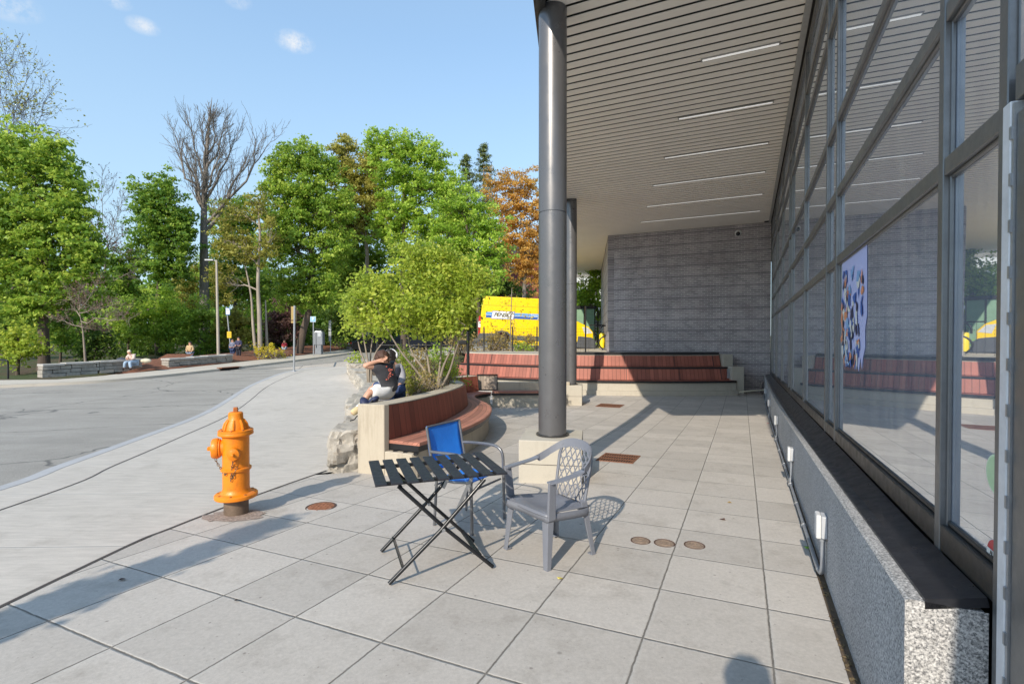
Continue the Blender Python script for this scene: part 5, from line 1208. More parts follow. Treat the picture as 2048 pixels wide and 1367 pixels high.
b = MB(); b.box((db.x+.1, db.y, 2.0), (1.6, 1.2, 2.2)); b.build('body', pm('faded_green', (.20, .33, .22), .6), st); b = MB(); b.box((db.x+.1, db.y, 3.15), (1.7, 1.3, .18)); b.box((db.x+.22, db.y-.62, 2.0), (.06, .05, 2.2)); b.box((db.x+.86, db.y-.62, 2.0), (.06, .05, 2.2)); b.build('frame', M_BLACK, st)
dw = thing('retaining_wall', 'dark stacked stone retaining wall beyond the deck', 'wall', (7, 38, .8)); b = MB(); rr = random.Random(2)
for row in range(9):
    x = 5.2
    while x < 9: l_ = .4+.5*rr.random(); b.box((x+l_/2, 37+.05*rr.random(), 1.1+row*.22), (l_-.02, .5, .2)); x += l_
b.build('stones', pm('dark_stone', (.09, .08, .075), .85, 0, .4, 3), dw)
# ================================================================== vehicles (local x forward, z up)
def wheel(t, x, y, r, m_t):
    b = MB(); b.lathe([(r*.62, -.11), (r*.93, -.11), (r, -.07), (r, .07), (r*.93, .11), (r*.62, .11)], (x, y, r), (0, 1, 0), n=24); wv = b.build('wheel', m_t, t, smooth=40, local=True)
    b = MB(); sg = 1 if y > 0 else -1; b.lathe([(0.02, .06*sg), (r*.25, .09*sg), (r*.58, .085*sg), (r*.6, .115*sg)], (x, y, r), (0, 1, 0), n=20, cap=False); b.build('rim', M_GALV, wv, smooth=40, local=True)
TYRE = pm('tyre_rubber', (.018, .018, .018), .85); DGREY = pm('grey_cladding', (.07, .075, .085), .6); CARGL = pm('tinted_glass', (.012, .014, .018), .08, 0, 0, 1, spec=.8)
VY = pm('van_yellow_paint', (.88, .58, .004), .3, 0, .05, 3)
vb = V3(-1.70, 25.3, 0); vz = .74; van = thing('cargo_van', 'high-roofed yellow rental van with blue and white stripe, parked behind the mesh fence', 'van', (vb.x, vb.y, vz)); van.rotation_euler = (0, rad(2.6), rad(1)); van['_o'] = (0, 0, 0)
def vprism(name, poly, y0, y1, m, parent=van, bevel=0., **k_):
    b = MB(); n = len(poly); b.add([(x, y0, z) for x, z in poly]+[(x, y1, z) for x, z in poly], [tuple(range(n)), tuple(range(n, 2*n))[::-1]]+[(i, i+n, (i+1) % n+n, (i+1) % n) for i in range(n)])
    return b.build(name, m, parent, local=True, bevel=bevel, **k_)
body = vprism('body', [(.0, .62), (.03, 1.6), (.10, 2.55), (.25, 2.74), (3.6, 2.74), (4.15, 2.62), (4.85, 1.72), (5.55, 1.42), (5.78, 1.15), (5.8, .62), (4.95, .62), (4.93, .78), (4.8, .92), (4.55, .95), (4.3, .9), (4.18, .76), (4.15, .62), (1.62, .62), (1.58, .82), (1.42, .97), (1.15, 1.0), (.88, .95), (.74, .8), (.72, .62)], 0, 2.0, VY, bevel=.05)
vprism('sill', [(1.62, .36), (1.62, .60), (4.1, .60), (4.1, .36)], -.01, 2.01, VY, bevel=.02)
vprism('side_cladding', [(1.6, .58), (1.6, .82), (4.2, .82), (4.2, .58)], -.03, 2.03, DGREY, bevel=.02)
vprism('rear_cladding', [(-.02, .5), (-.02, .86), (.75, .88), (.72, .5)], -.03, 2.03, DGREY, bevel=.02); vprism('front_bumper', [(4.95, .32), (5.0, .95), (5.72, .9), (5.92, .72), (5.92, .32)], -.02, 2.02, DGREY, bevel=.05)
vprism('rear_step', [(-.28, .42), (-.28, .56), (.05, .6), (.05, .42)], .1, 1.9, DGREY, bevel=.02)
for x in (.0,): b = MB(); b.box((.0, .04, 1.25), (.1, .1, .95)); b.build('tail_light', pm('tail_red', (.45, .02, .015), .3), van, local=True); b = MB(); b.box((-.003, .035, 1.3), (.104, .104, .3)); b.build('reverse_light', M_WHITE, van, local=True)
for (x, y) in ((1.15, .08), (4.55, .08), (1.15, 1.92), (4.55, 1.92)): wheel(van, x, y, .36, TYRE)
vprism('wheel_arch', [(.70, .60), (.74, .84), (.88, .98), (1.15, 1.05), (1.42, 1.0), (1.6, .84), (1.64, .6), (1.56, .6), (1.52, .8), (1.38, .93), (1.15, .97), (.92, .92), (.8, .8), (.76, .6)], -.04, .1, DGREY)
vprism('windscreen', [(4.20, 2.50), (4.22, 2.56), (4.86, 1.74), (4.80, 1.72)], .15, 1.85, CARGL); vprism('side_window', [(3.62, 1.62), (3.62, 2.3), (4.12, 2.28), (4.62, 1.68)], -.006, .05, CARGL)
vprism('headlight', [(5.35, 1.05), (5.2, 1.4), (5.5, 1.38), (5.74, 1.12)], -.01, .3, pm('headlamp', (.55, .56, .58), .15)); vprism('fuel_recess', [(3.5, .98), (3.5, 1.2), (3.75, 1.2), (3.75, .98)], -.006, .02, pm('amber_panel', (.45, .22, .03), .4))
b = MB(); b.box((4.35, -.16, 1.72), (.14, .22, .32)); b.build('mirror', DGREY, van, local=True, bevel=.03)
for sx in (1.75, 2.9, 3.58): vprism('door_seam', [(sx, .84), (sx, 2.5), (sx+.014, 2.5), (sx+.014, .84)], -.004, .02, _pm.get('seam_amber') or pm('seam_amber', (.40, .24, .01), .5))
vprism('roof_seam', [(.1, 2.28), (.1, 2.295), (3.6, 2.295), (3.6, 2.28)], -.004, .02, pm('seam_amber', (.40, .24, .01), .5))
SB = pm('stripe_blue', (.03, .10, .36), .35, 0, .1, 6); SLB = pm('stripe_light_blue', (.13, .33, .66), .35, 0, .1, 6)
z0 = 1.66; stp = vprism('blue_stripe', [(.30, z0), (.30, z0+.13), (3.7, z0+.13), (3.7, z0)], -.006, .02, SB)
vprism('light_stripe', [(.30, z0+.15), (.30, z0+.29), (3.7, z0+.29), (3.7, z0+.15)], -.006, .02, SLB, stp); vprism('white_line', [(.30, z0+.132), (.30, z0+.148), (3.7, z0+.148), (3.7, z0+.132)], -.0055, .02, M_WHITE, stp)
vprism('logo_border', [(.56, z0-.05), (.62, z0+.36), (1.76, z0+.36), (1.70, z0-.05)], -.010, .02, SB, stp); lg = vprism('logo_field', [(.585, z0-.025), (.64, z0+.335), (1.735, z0+.335), (1.68, z0-.025)], -.014, .02, M_WHITE, stp)
Mx = Matrix(((1, 0, 0, 0), (0, 0, -1, 0), (0, 1, 0, 0), (0, 0, 0, 1)))
text_mesh('lettering', 'PENSKE', .27, M_BLACK, stp, Matrix.Translation((1.16, -.018, z0+.16)) @ Mx, .28, .002, bold=.006); text_mesh('lettering', 'Truck Rental', .13, M_WHITE, stp, Matrix.Translation((2.9, -.010, z0+.215)) @ Mx, .2, .002); text_mesh('lettering', 'Penske', .13, M_WHITE, stp, Matrix.Translation((3.1, -.010, z0+.05)) @ Mx, .25, .002, bold=.004)
for x in (.06, .11): text_mesh('lettering', 'PENSKE', .09, DGREY, stp, Matrix.Translation((.75, -.008, 1.22)) @ Mx, .2, .001) if x > .1 else None
def car(label, px, py, Y, yaw, m, grp):
    p = at(px, py, Y); p.z = G(p.x, p.y)-.11; t = thing('parked_car', label, 'car', p, grp, yaw); t['_o'] = (0, 0, 0)
    pf = [(0, .30), (-.02, .62), (.04, .95), (.35, 1.02), (.75, 1.40), (1.05, 1.47), (2.3, 1.47), (3.15, 1.0), (4.1, .88), (4.4, .68), (4.42, .30)]
    vprism('body', pf, 0, 1.8, m, t, bevel=.08, seg=3, smooth=50); vprism('rear_window', [(.36, 1.03), (.33, 1.06), (.72, 1.39), (.78, 1.37)], .2, 1.6, CARGL, t)
    vprism('windscreen', [(2.34, 1.43), (2.36, 1.47), (3.12, 1.03), (3.08, 1.0)], .2, 1.6, CARGL, t)
    for y in (-.006, 1.786): vprism('side_window', [(.62, 1.0), (.95, 1.36), (2.2, 1.38), (2.9, 1.0)], y, y+.02, CARGL, t)
    for (x, y) in ((.8, .1), (3.5, .1), (.8, 1.7), (3.5, 1.7)): wheel(t, x, y, .32, TYRE)
    b = MB(); b.box((-.05, .9, .74), (.02, .36, .16)); b.build('licence_plate', M_WHITE, t, local=True)
    for y in (.2, 1.6): b = MB(); b.box((-.02, y, .82), (.06, .3, .14)); b.build('tail_light', pm('tail_red', (.45, .02, .015), .3), t, local=True)
    b = MB(); b.box((-.04, .9, .42), (.12, 1.76, .2)); b.build('bumper', DGREY, t, local=True, bevel=.03)
    return t
CB = pm('black_car_paint', (.012, .013, .016), .18, .1, .05, 3)
car('black car with a white licence plate parked facing uphill at the far kerb', 703, 705, 41.5, rad(28), CB, 'dark cars parked uphill'); car('dark car half hidden behind the planter tree, ahead of the black car', 783, 694, 44, rad(28), pm('navy_car_paint', (.015, .018, .03), .2, .1), 'dark cars parked uphill')
car('dark car farthest up the road behind the planter foliage', 842, 688, 46, rad(26), CB, 'dark cars parked uphill')
# houses glimpsed through the trees
def house(label, px0, px1, pyt, pyb, Y, m, mr, wins):
    x0, x1 = at(px0, 600, Y).x, at(px1, 600, Y).x; z0 = -.5; z1 = at(0, pyt, Y).z; t = thing('house', label, 'house', ((x0+x1)/2, Y, z0))
    b = MB(); b.box(((x0+x1)/2, Y+4, (z0+z1)/2), (x1-x0, 8, z1-z0)); b.build('wall', m, t)
    b = MB(); xm = (x0+x1)/2; b.add([(x0-.4, Y-.4, z1), (x1+.4, Y-.4, z1), (x1+.4, Y+8.4, z1), (x0-.4, Y+8.4, z1), (x0-.4, Y+4, z1+2.4), (x1+.4, Y+4, z1+2.4)], [(0, 1, 5, 4), (2, 3, 4, 5), (0, 4, 3), (1, 2, 5), (0, 3, 2, 1)]); b.build('roof', mr, t)
    for (a, c, u_, d) in wins:
        xa, xc = at(a, 600, Y).x, at(c, 600, Y).x; zt_, zb_ = at(0, u_, Y).z, at(0, d, Y).z
        b = MB(); b.box(((xa+xc)/2, Y-.03, (zt_+zb_)/2), (xc-xa, .1, zt_-zb_)); w_ = b.build('window', M_WHITE, t); b = MB()
        for sx in (-.25, .25):
            for sz in (-.25, .25): b.box(((xa+xc)/2+sx*(xc-xa)*.86, Y-.09, (zt_+zb_)/2+sz*(zt_-zb_)*.86), ((xc-xa)*.36, .02, (zt_-zb_)*.36))
        b.build('pane', CARGL, w_)
house('red house with a white framed window behind the orange tree', 985, 1090, 512, 600, 62, pm('red_clapboard', (.20, .045, .045), .8), pm('grey_shingle', (.10, .09, .09), .8), [(1018, 1030, 526, 543), (1050, 1062, 526, 543)])
house('pale grey house behind the bright tree under the canopy edge', 1110, 1205, 520, 640, 60, pm('pale_siding', (.55, .56, .55), .8), pm('grey_shingle', (.1, .1, .1), .8), [(1160, 1168, 548, 566), (1176, 1184, 560, 578), (1160, 1168, 590, 608)])
# ================================================================== trees and shrubs
def m_leaf(name, dark, mid, light, trans=.45):
    q_ = lambda c, f: tuple(min(.9, x*f) for x in c)
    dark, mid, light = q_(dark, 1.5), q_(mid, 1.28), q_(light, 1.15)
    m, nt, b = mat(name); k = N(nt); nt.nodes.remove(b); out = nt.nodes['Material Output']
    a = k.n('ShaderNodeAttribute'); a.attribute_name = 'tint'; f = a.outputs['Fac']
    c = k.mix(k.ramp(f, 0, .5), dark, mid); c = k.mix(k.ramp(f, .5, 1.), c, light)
    d = k.n('ShaderNodeBsdfPrincipled'); k.l(c, d.inputs['Base Color']); d.inputs['Roughness'].default_value = .5; d.inputs['Specular IOR Level'].default_value = .3
    tr = k.n('ShaderNodeBsdfTranslucent'); k.l(k.mix(.5, c, tuple(min(1, q*1.5) for q in light)), tr.inputs['Color'])
    mx = k.n('ShaderNodeMixShader'); mx.inputs[0].default_value = trans; k.l(d.outputs[0], mx.inputs[1]); k.l(tr.outputs[0], mx.inputs[2]); k.l(mx.outputs[0], out.inputs['Surface']); return m
LF = dict(
    maple=m_leaf('maple_leaf', (.045, .095, .014), (.165, .275, .032), (.44, .52, .09)),
    deep=m_leaf('deep_green_leaf', (.03, .075, .012), (.11, .215, .028), (.32, .42, .065)),
    bright=m_leaf('bright_green_leaf', (.06, .125, .014), (.215, .345, .036), (.50, .59, .10)),
    olive=m_leaf('olive_leaf', (.07, .08, .015), (.22, .22, .04), (.42, .38, .09)),
    yellow=m_leaf('yellow_green_leaf', (.075, .12, .014), (.245, .33, .036), (.50, .53, .09)),
    orange=m_leaf('orange_leaf', (.20, .09, .02), (.46, .25, .055), (.68, .46, .14)),
    dark=m_leaf('shade_leaf', (.03, .05, .012), (.065, .12, .02), (.16, .24, .04)),
    purple=m_leaf('purple_leaf', (.06, .03, .035), (.14, .08, .075), (.22, .14, .10)),
    needle=m_leaf('needle_leaf', (.05, .07, .025), (.11, .15, .045), (.21, .25, .08), .15),
    tan=m_leaf('tan_leaf', (.14, .10, .04), (.30, .23, .09), (.46, .38, .14)),
    gold=m_leaf('gold_leaf', (.22, .16, .01), (.42, .34, .03), (.60, .52, .06)))
def m_bark(name, c1, c2):
    m, nt, b = mat(name); k = N(nt); p = k.pos(); x, y, z = k.xyz(p)
    n1 = k.noise(k.comb(k.m('MULTIPLY', x, 9), k.m('MULTIPLY', y, 9), k.m('MULTIPLY', z, 1.4)), 1.6, 6, .7)
    k.l(k.hsvv(k.mix(n1, c1, c2), k.ramp(k.noise(p, .8, 4), .3, .7, .75, 1.25)), b.inputs['Base Color']); b.inputs['Roughness'].default_value = .9; k.bump(n1, .8, .03, b); return m
BK = dict(grey=m_bark('grey_bark', (.10, .085, .075), (.27, .235, .20)), brown=m_bark('brown_bark', (.05, .036, .028), (.14, .105, .08)), pale=m_bark('pale_bark', (.20, .165, .135), (.42, .36, .30)), stem=m_bark('stem_bark', (.16, .13, .10), (.36, .30, .24)))
def leaf_mesh(name, m, parent, C, nrm_bias, L, ar, tint, R, droop=.25, stuff=False):
    """C (n,3) leaf centres; many small leaf faces as one mesh with a tint per face"""
    n = len(C); o = np.array(parent.get('_o', (0, 0, 0)) if parent else (0, 0, 0), float)
    nr = nrm_bias + R.normal(size=(n, 3))*.75; nr /= np.linalg.norm(nr, axis=1)[:, None]+1e-9
    t = R.normal(size=(n, 3)); t -= nr*(t*nr).sum(1)[:, None]; t /= np.linalg.norm(t, axis=1)[:, None]+1e-9; s = np.cross(nr, t)
    l = (L*(.6+.8*R.random(n)))[:, None]; wv = l*ar
    v = np.empty((n, 4, 3)); v[:, 0] = C-t*l*.5; v[:, 1] = C+s*wv*.5-nr*l*droop*.3+t*l*.08; v[:, 2] = C+t*l*.5-nr*l*droop; v[:, 3] = C-s*wv*.5-nr*l*droop*.3+t*l*.08
    v = v.reshape(-1, 3)-o
    me = bpy.data.meshes.new(name); me.vertices.add(4*n); me.vertices.foreach_set('co', v.astype(np.float32).ravel())
    me.loops.add(4*n); me.loops.foreach_set('vertex_index', np.arange(4*n, dtype=np.int32)); me.polygons.add(n)
    me.polygons.foreach_set('loop_start', np.arange(0, 4*n, 4, dtype=np.int32)); me.polygons.foreach_set('loop_total', np.full(n, 4, np.int32))
    a = me.attributes.new('tint', 'FLOAT', 'FACE'); a.data.foreach_set('value', np.clip(tint, 0, 1).astype(np.float32))
    me.update(); me.materials.append(m); ob = bpy.data.objects.new(name, me); COL.objects.link(ob)
    if parent: ob.parent = parent
    ob['_o'] = tuple(o); return ob
def limb(b, a, c, r0, r1, R, wob=.08, n=5, seg=6, sag=0.):
    a = np.array(a, float); c = np.array(c, float); L = np.linalg.norm(c-a); pts = []
    for i in range(n+1):
        f = i/n; p = a+(c-a)*f; w_ = math.sin(math.pi*f)*wob*L; p = p+R.normal(size=3)*w_*.5; p[2] += math.sin(math.pi*f)*L*sag; pts.append(tuple(p))
    b.tube(pts, [r0+(r1-r0)*i/n for i in range(n+1)], seg, cap=False); return pts
def tree(name, label, trunk, Y, blobs, leaf, seed, r=.2, L=.24, dens=1., bark='grey', clump=.40, nl=30, depth=.8, cat='tree', group=None, gap=.0, trunk2=None, ar=.75, twigs=36, base_z=None, tv=(.15, .75), upb=.55):
    """trunk: pixel polyline from the foot up at distance Y; blobs: (px, py, rx, ry[, dY]) crown masses in pixels at that distance"""
    R = np.random.default_rng(seed); pts = [at(x, y, Y) for x, y in trunk]; z0 = G(pts[0].x, Y)-.32 if base_z is None else base_z
    pts[0].z = min(pts[0].z, z0) if base_z is None else base_z
    t = thing(name, label, cat, tuple(pts[0]), group); b = MB(); P = [tuple(p) for p in cr(pts, 4)]; nP = len(P)
    rs = [r*(1-.72*i/(nP-1)) for i in range(nP)]; rs[0] *= 1.25; b.tube(P, rs, 9, cap=False)
    for tr2 in (trunk2 or []):
        q = [at(x, y, Y+dy_) for x, y, dy_ in tr2]; Q = [tuple(p) for p in cr(q, 4)]; b.tube(Q, [r*.7*(1-.7*i/(len(Q)-1)) for i in range(len(Q))], 7, cap=False)
    s = Y/1001.; C = []; NB = []; TT = []; tips = []
    for bl in blobs:
        px, py, rx, ry = bl[:4]; dy = bl[4] if len(bl) > 4 else 0.
        c = np.array(at(px, py, Y+dy)); ra = np.array([rx*s, (rx*s+ry*s)*.5*depth, ry*s])
        nc = max(4, int(dens*2.1*(ra[0]*ra[2]+ra[0]*ra[1]+ra[1]*ra[2])/(clump**2)))
        d = R.normal(size=(nc, 3)); d /= np.linalg.norm(d, axis=1)[:, None]; rr_ = (R.random(nc)**.42)*(1+.16*R.normal(size=nc))
        cc_ = c+d*ra*rr_[:, None]
        i0 = int(np.argmin([abs(p[2]-(c[2]-ra[2]*.7)) for p in P[nP//4:]]))+nP//4
        hub = P[min(i0, nP-1)]; lp_ = limb(b, hub, c, max(.03, rs[min(i0, nP-1)]*.6), max(.015, r*.12), R)
        for q in range(min(nc, int(twigs/len(blobs))+2)):
            limb(b, lp_[2+q % 4], cc_[q], max(.012, r*.13), max(.006, r*.035), R, .12, 3, 4)
        keep = R.random(nc) > gap; cc_ = cc_[keep]; d = d[keep]; rr_ = rr_[keep]; nc = len(cc_)
        for q in range(nc):
            m_ = max(5, int(nl*1.42*(.45+1.1*R.random()))); of = R.normal(size=(m_, 3))*np.array([1, 1, .55])*clump*.52
            C.append(cc_[q]+of); NB.append(np.repeat((d[q]*.55+np.array([0, 0, upb]))[None], m_, 0))
            base = tv[0]+(tv[1]-tv[0])*R.random()+.16*(rr_[q]-.8)+.10*d[q, 2]; TT.append(base+.19*R.normal(size=m_)+.24*of[:, 2]/clump)  # random tint, plus lit top and outside and dark inside painted into leaves
    C = np.concatenate(C); NB = np.concatenate(NB); TT = np.concatenate(TT)
    b.build('trunk', BK[bark], t, smooth=180)
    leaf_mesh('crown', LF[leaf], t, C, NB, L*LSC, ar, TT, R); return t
def bare(name, label, trunk, Y, seed, r, limbs, bark='grey', lv=4, leaf=None, L=.12, nleaf=0, cat='tree', spread=.55, shrink=.70, kids=(2, 4), rmin=.012):
    """leafless tree: limbs = [(fraction up trunk, px, py, dY)] then recursive twigs"""
    R = np.random.default_rng(seed); pts = [at(x, y, Y) for x, y in trunk]; pts[0].z = min(pts[0].z, G(pts[0].x, Y)-.32); t = thing(name, label, cat, tuple(pts[0])); b = MB(); P = [tuple(p) for p in cr(pts, 5)]; n = len(P)
    rs = [r*(1-.975*i/(n-1)) for i in range(n)]; b.tube(P, rs, 9, cap=False); tips = []
    def grow(a, d, L_, r_, k_):
        a = np.array(a); e = a+d*L_; q = limb(b, a, e, r_, max(rmin*.6, r_*.55), R, .10, 3, 5 if k_ > 1 else 3); 
        if k_ == 0: tips.append(q[-1]); return
        for i in range(R.integers(*kids)+0):
            f = q[1+i % 3]; nd = d+R.normal(size=3)*spread; nd[2] += .25; nd /= np.linalg.norm(nd); grow(f, nd, L_*shrink*(.7+.5*R.random()), max(rmin, r_*.55), k_-1)
        nd = d+R.normal(size=3)*spread*.4; nd[2] += .12; nd /= np.linalg.norm(nd); grow(q[-1], nd, L_*shrink, max(rmin, r_*.55), k_-1)
    for f, px, py, dy in limbs:
        i = min(n-1, int(f*(n-1))); a = np.array(P[i]); e = np.array(at(px, py, Y+dy)); q = limb(b, a, e, max(.03, rs[i]*.6), max(.015, rs[i]*.2), R, .09, 5, 7, -.04)
        L0 = np.linalg.norm(e-a); d = (e-a)/L0
        for j in range(1, 6):
            for _ in range(2):
                nd = d*.7+R.normal(size=3)*spread; nd[2] += .45; nd /= np.linalg.norm(nd); grow(q[j], nd, L0*.24*(.7+.6*R.random()), max(rmin, rs[i]*.16), lv-2)
        grow(q[-1], d, L0*.26, max(rmin, rs[i]*.18), lv-1)
    b.build('trunk', BK[bark], t, smooth=180)
    if leaf and tips:
        T = np.array(tips); idx = R.integers(0, len(T), nleaf); C = T[idx]+R.normal(size=(nleaf, 3))*L*1.6; leaf_mesh('crown', LF[leaf], t, C, np.array([[0, 0, .5]]), L, .7, R.random(nleaf), R)
    return t
GRP = 'trees across the road'; LSC = .8
tree('maple_tree', 'big dense green maple at the left edge, its crown filling the left of the view', [(88, 722), (86, 640), (82, 540), (75, 400), (62, 300)], 29, [(20, 300, 62, 62), (88, 325, 60, 70), (132, 400, 55, 62), (30, 420, 80, 90), (110, 470, 75, 80), (165, 480, 46, 62), (40, 545, 75, 62), (130, 580, 72, 55), (180, 520, 34, 50), (-20, 480, 60, 110), (60, 620, 60, 40)], 'maple', 21, .30, .24, .88, 'brown', group=GRP, gap=.1, twigs=90)
bare('budding_tree', 'thin twiggy tree with small new leaves rising behind the big left maple', [(30, 700), (25, 450), (15, 250)], 40, 5, .24, [(.6, -25, 205, 0), (.75, 12, 175, 1), (.75, 42, 195, 0), (.7, 62, 225, -1), (.85, -4, 165, 0), (.66, 72, 250, 1)], 'brown', 4, 'olive', .17, 1500, spread=.6)
tree('maple_tree', 'narrow dark green maple left of the dead tree', [(318, 722), (312, 640), (322, 520), (318, 420), (312, 365)], 41, [(312, 385, 44, 44), (340, 425, 46, 50), (290, 410, 28, 36), (350, 490, 42, 50), (305, 470, 42, 45), (368, 460, 26, 40), (330, 540, 55, 38)], 'deep', 22, .22, .25, .85, 'brown', group=GRP, gap=.1, twigs=70)
bare('dead_tree', 'tall bare dead tree with upright grey limbs above the green trees', [(410, 720), (409, 600), (408, 500), (408, 420), (412, 330), (418, 250), (424, 195)], 43, 8, .46, [(.52, 372, 320, 0), (.58, 388, 275, 1), (.66, 405, 265, -1), (.60, 442, 275, 0), (.54, 462, 300, 1), (.46, 482, 345, 0), (.70, 428, 245, 0), (.50, 392, 345, -1), (.76, 416, 240, 1), (.52, 436, 320, -1), (.80, 424, 232, 0), (.40, 508, 328, .5), (.5, 362, 300, 0)], 'grey', 5, spread=.42, shrink=.70, kids=(1, 3), rmin=.014)
tree('young_tree', 'twin-stemmed sparse olive tree by the mulch bed', [(521, 712), (519, 640), (516, 560), (520, 470), (515, 410)], 34, [(470, 420, 42, 34), (520, 410, 40, 36), (455, 480, 40, 40), (500, 500, 40, 50), (540, 480, 28, 50), (450, 560, 44, 36)], 'olive', 23, .17, .20, .62, 'pale', gap=.35, trunk2=[[(512, 712, .2), (506, 650, .2), (502, 590, .1), (488, 520, 0)], [(535, 706, .6), (533, 660, .6), (531, 600, .5)]], twigs=80, group=GRP)
tree('maple_tree', 'large mid-green maple with a leaning trunk in the centre of the tree line', [(597, 704), (606, 664), (618, 620), (625, 560), (622, 470), (612, 380), (606, 320)], 38, [(600, 312, 58, 40), (560, 345, 36, 34), (640, 335, 44, 40), (565, 405, 60, 56), (640, 410, 66, 60), (605, 470, 72, 56), (555, 480, 44, 50), (665, 490, 48, 52), (610, 545, 70, 46), (640, 595, 56, 34), (585, 590, 40, 34), (690, 420, 26, 40), (612, 385, 50, 50)], 'maple', 24, .30, .23, .85, 'brown', group=GRP, gap=.1, twigs=110)
tree('maple_tree', 'olive and rust tinted maple between the central maple and the tall bright one', [(735, 700), (735, 560), (730, 450), (712, 340)], 45, [(688, 305, 26, 36), (700, 365, 42, 46), (740, 340, 34, 50), (745, 410, 50, 48), (700, 440, 44, 44), (770, 460, 34, 30)], 'olive', 25, .26, .26, .9, 'pale', gap=.12, tv=(.3, .9), group=GRP)
tree('maple_tree', 'tallest bright green maple right of centre', [(808, 700), (806, 590), (806, 500), (808, 400), (800, 320)], 42, [(765, 285, 38, 30), (818, 292, 44, 32), (868, 310, 38, 34), (790, 340, 56, 44), (850, 365, 60, 50), (895, 385, 42, 48), (800, 420, 56, 44), (870, 440, 60, 46), (770, 470, 44, 40), (830, 500, 60, 44), (905, 460, 44, 46), (745, 300, 18, 26)], 'bright', 26, .28, .24, .82, 'brown', gap=.14, group=GRP, twigs=110)
tree('maple_tree', 'broad yellow-green maple whose right side reaches the orange tree', [(960, 680), (955, 600), (940, 500), (930, 430)], 36, [(920, 410, 46, 40), (965, 450, 48, 46), (900, 470, 46, 44), (985, 505, 40, 42), (935, 520, 54, 44), (890, 540, 44, 40), (975, 560, 40, 34)], 'bright', 27, .20, .22, .85, 'brown', gap=.12, group=GRP, twigs=80)
def conifer(label, px, py0, py1, hw, Y, seed):
    R = np.random.default_rng(seed); t = thing('conifer', label, 'tree', tuple(at(px, py1, Y)), GRP); b = MB(); a = at(px, py1, Y); c = at(px, py0, Y); b.tube([a, c], [.2, .03], 7); C = []; NB = []
    n = 26
    for i in range(n):
        f = i/n; z = c.lerp(a, f*.95)
        for q in range(6):
            an = R.random()*6.28; L_ = (hw*Y/1001)*(.12+.95*f)*(.6+.6*R.random()); e = z+Vector((math.cos(an)*L_, math.sin(an)*L_, L_*.22-.15)); b.tube([tuple(z), tuple(z.lerp(e, .6)+Vector((0, 0, -.1*L_))), tuple(e)], [.03, .02, .008], 4, cap=False)
            for w_ in np.linspace(.25, 1, 9):
                p = np.array(z.lerp(e, w_)); m_ = 5; C.append(p+R.normal(size=(m_, 3))*np.array([.14, .14, .10])); NB.append(np.repeat(np.array([[0, 0, .6]]), m_, 0))
    b.build('trunk', BK['brown'], t, smooth=180); C = np.concatenate(C); leaf_mesh('crown', LF['needle'], t, C, np.concatenate(NB), .26, .28, R.random(len(C)), R, .4); return t
conifer('dark spruce with drooping boughs peeping above the maples', 968, 292, 560, 62, 54, 31); conifer('shorter spruce just left of the taller spruce', 932, 312, 560, 55, 55, 32)
tree('maple_tree', 'orange leaved maple beside the round column', [(1045, 690), (1048, 600), (1050, 500), (1040, 420)], 46, [(1000, 365, 36, 30), (1045, 372, 44, 36), (1010, 420, 44, 44), (1060, 430, 44, 50), (1025, 480, 48, 40), (1075, 490, 40, 50), (1050, 530, 50, 40), (1100, 420, 40, 50), (1080, 560, 40, 30)], 'orange', 28, .26, .21, .85, 'grey', gap=.3, group=GRP, twigs=60)
tree('bright_tree', 'bright lime green tree under the far canopy edge', [(1196, 690), (1196, 640), (1194, 580)], 31, [(1190, 575, 26, 34), (1205, 545, 26, 28), (1175, 600, 22, 24), (1205, 615, 22, 26), (1160, 590, 16, 40)], 'bright', 29, .12, .19, 1.1, 'grey', group=None)
# understory: a row of separate shrubs and small trees that close the view under the crowns
US = [('leafy yellow-green bush at the lower left edge', 35, 690, 52, 46, 26.5, 'yellow'), ('tall green bush under the left maple', 120, 655, 55, 50, 33, 'deep'), ('round green shrub behind the seated far person', 255, 650, 50, 60, 38, 'maple'), ('bright green hazel behind the standing man in tan', 330, 630, 52, 70, 39, 'bright'),
      ('green bush behind the street lamp', 400, 650, 40, 62, 40, 'maple'), ('dark shrub behind the two far people', 470, 655, 45, 52, 41, 'olive'), ('purple twiggy bush behind the twin-stemmed tree', 565, 640, 40, 55, 43, 'purple'), ('dark laurel behind the parking kiosk', 665, 655, 48, 48, 46, 'dark'), ('dark thicket left of the kiosk', 555, 680, 50, 32, 44.5, 'dark'), ('dark hedge behind the black car', 735, 655, 50, 45, 53, 'dark'),
      ('deep shade bush behind the planter tree', 830, 620, 60, 55, 54, 'deep'), ('dark bush behind the rear of the yellow van', 925, 600, 60, 60, 50, 'dark'), ('dark tall shrub above the yellow van', 1010, 585, 60, 45, 52, 'dark'), ('dark shrub at left behind the stone wall', 190, 690, 45, 40, 31, 'dark'), ('shaded thicket beyond the far path', 290, 700, 60, 34, 42, 'dark'), ('low shaded thicket behind the lamp post', 425, 700, 55, 28, 43, 'dark'), ('far green mass left of the narrow maple', 240, 560, 32, 50, 52, 'deep'), ('far green crown behind the dead tree', 410, 560, 60, 60, 55, 'olive'), ('far dark crown behind the central maple', 520, 570, 60, 60, 56, 'deep'), ('far crown behind the purple bush', 690, 560, 60, 70, 57, 'deep'), ('far green crown behind the left maple', 40, 560, 90, 90, 50, 'deep'), ('shaded lower bush left of the big maple trunk', 10, 640, 50, 60, 36, 'deep')]
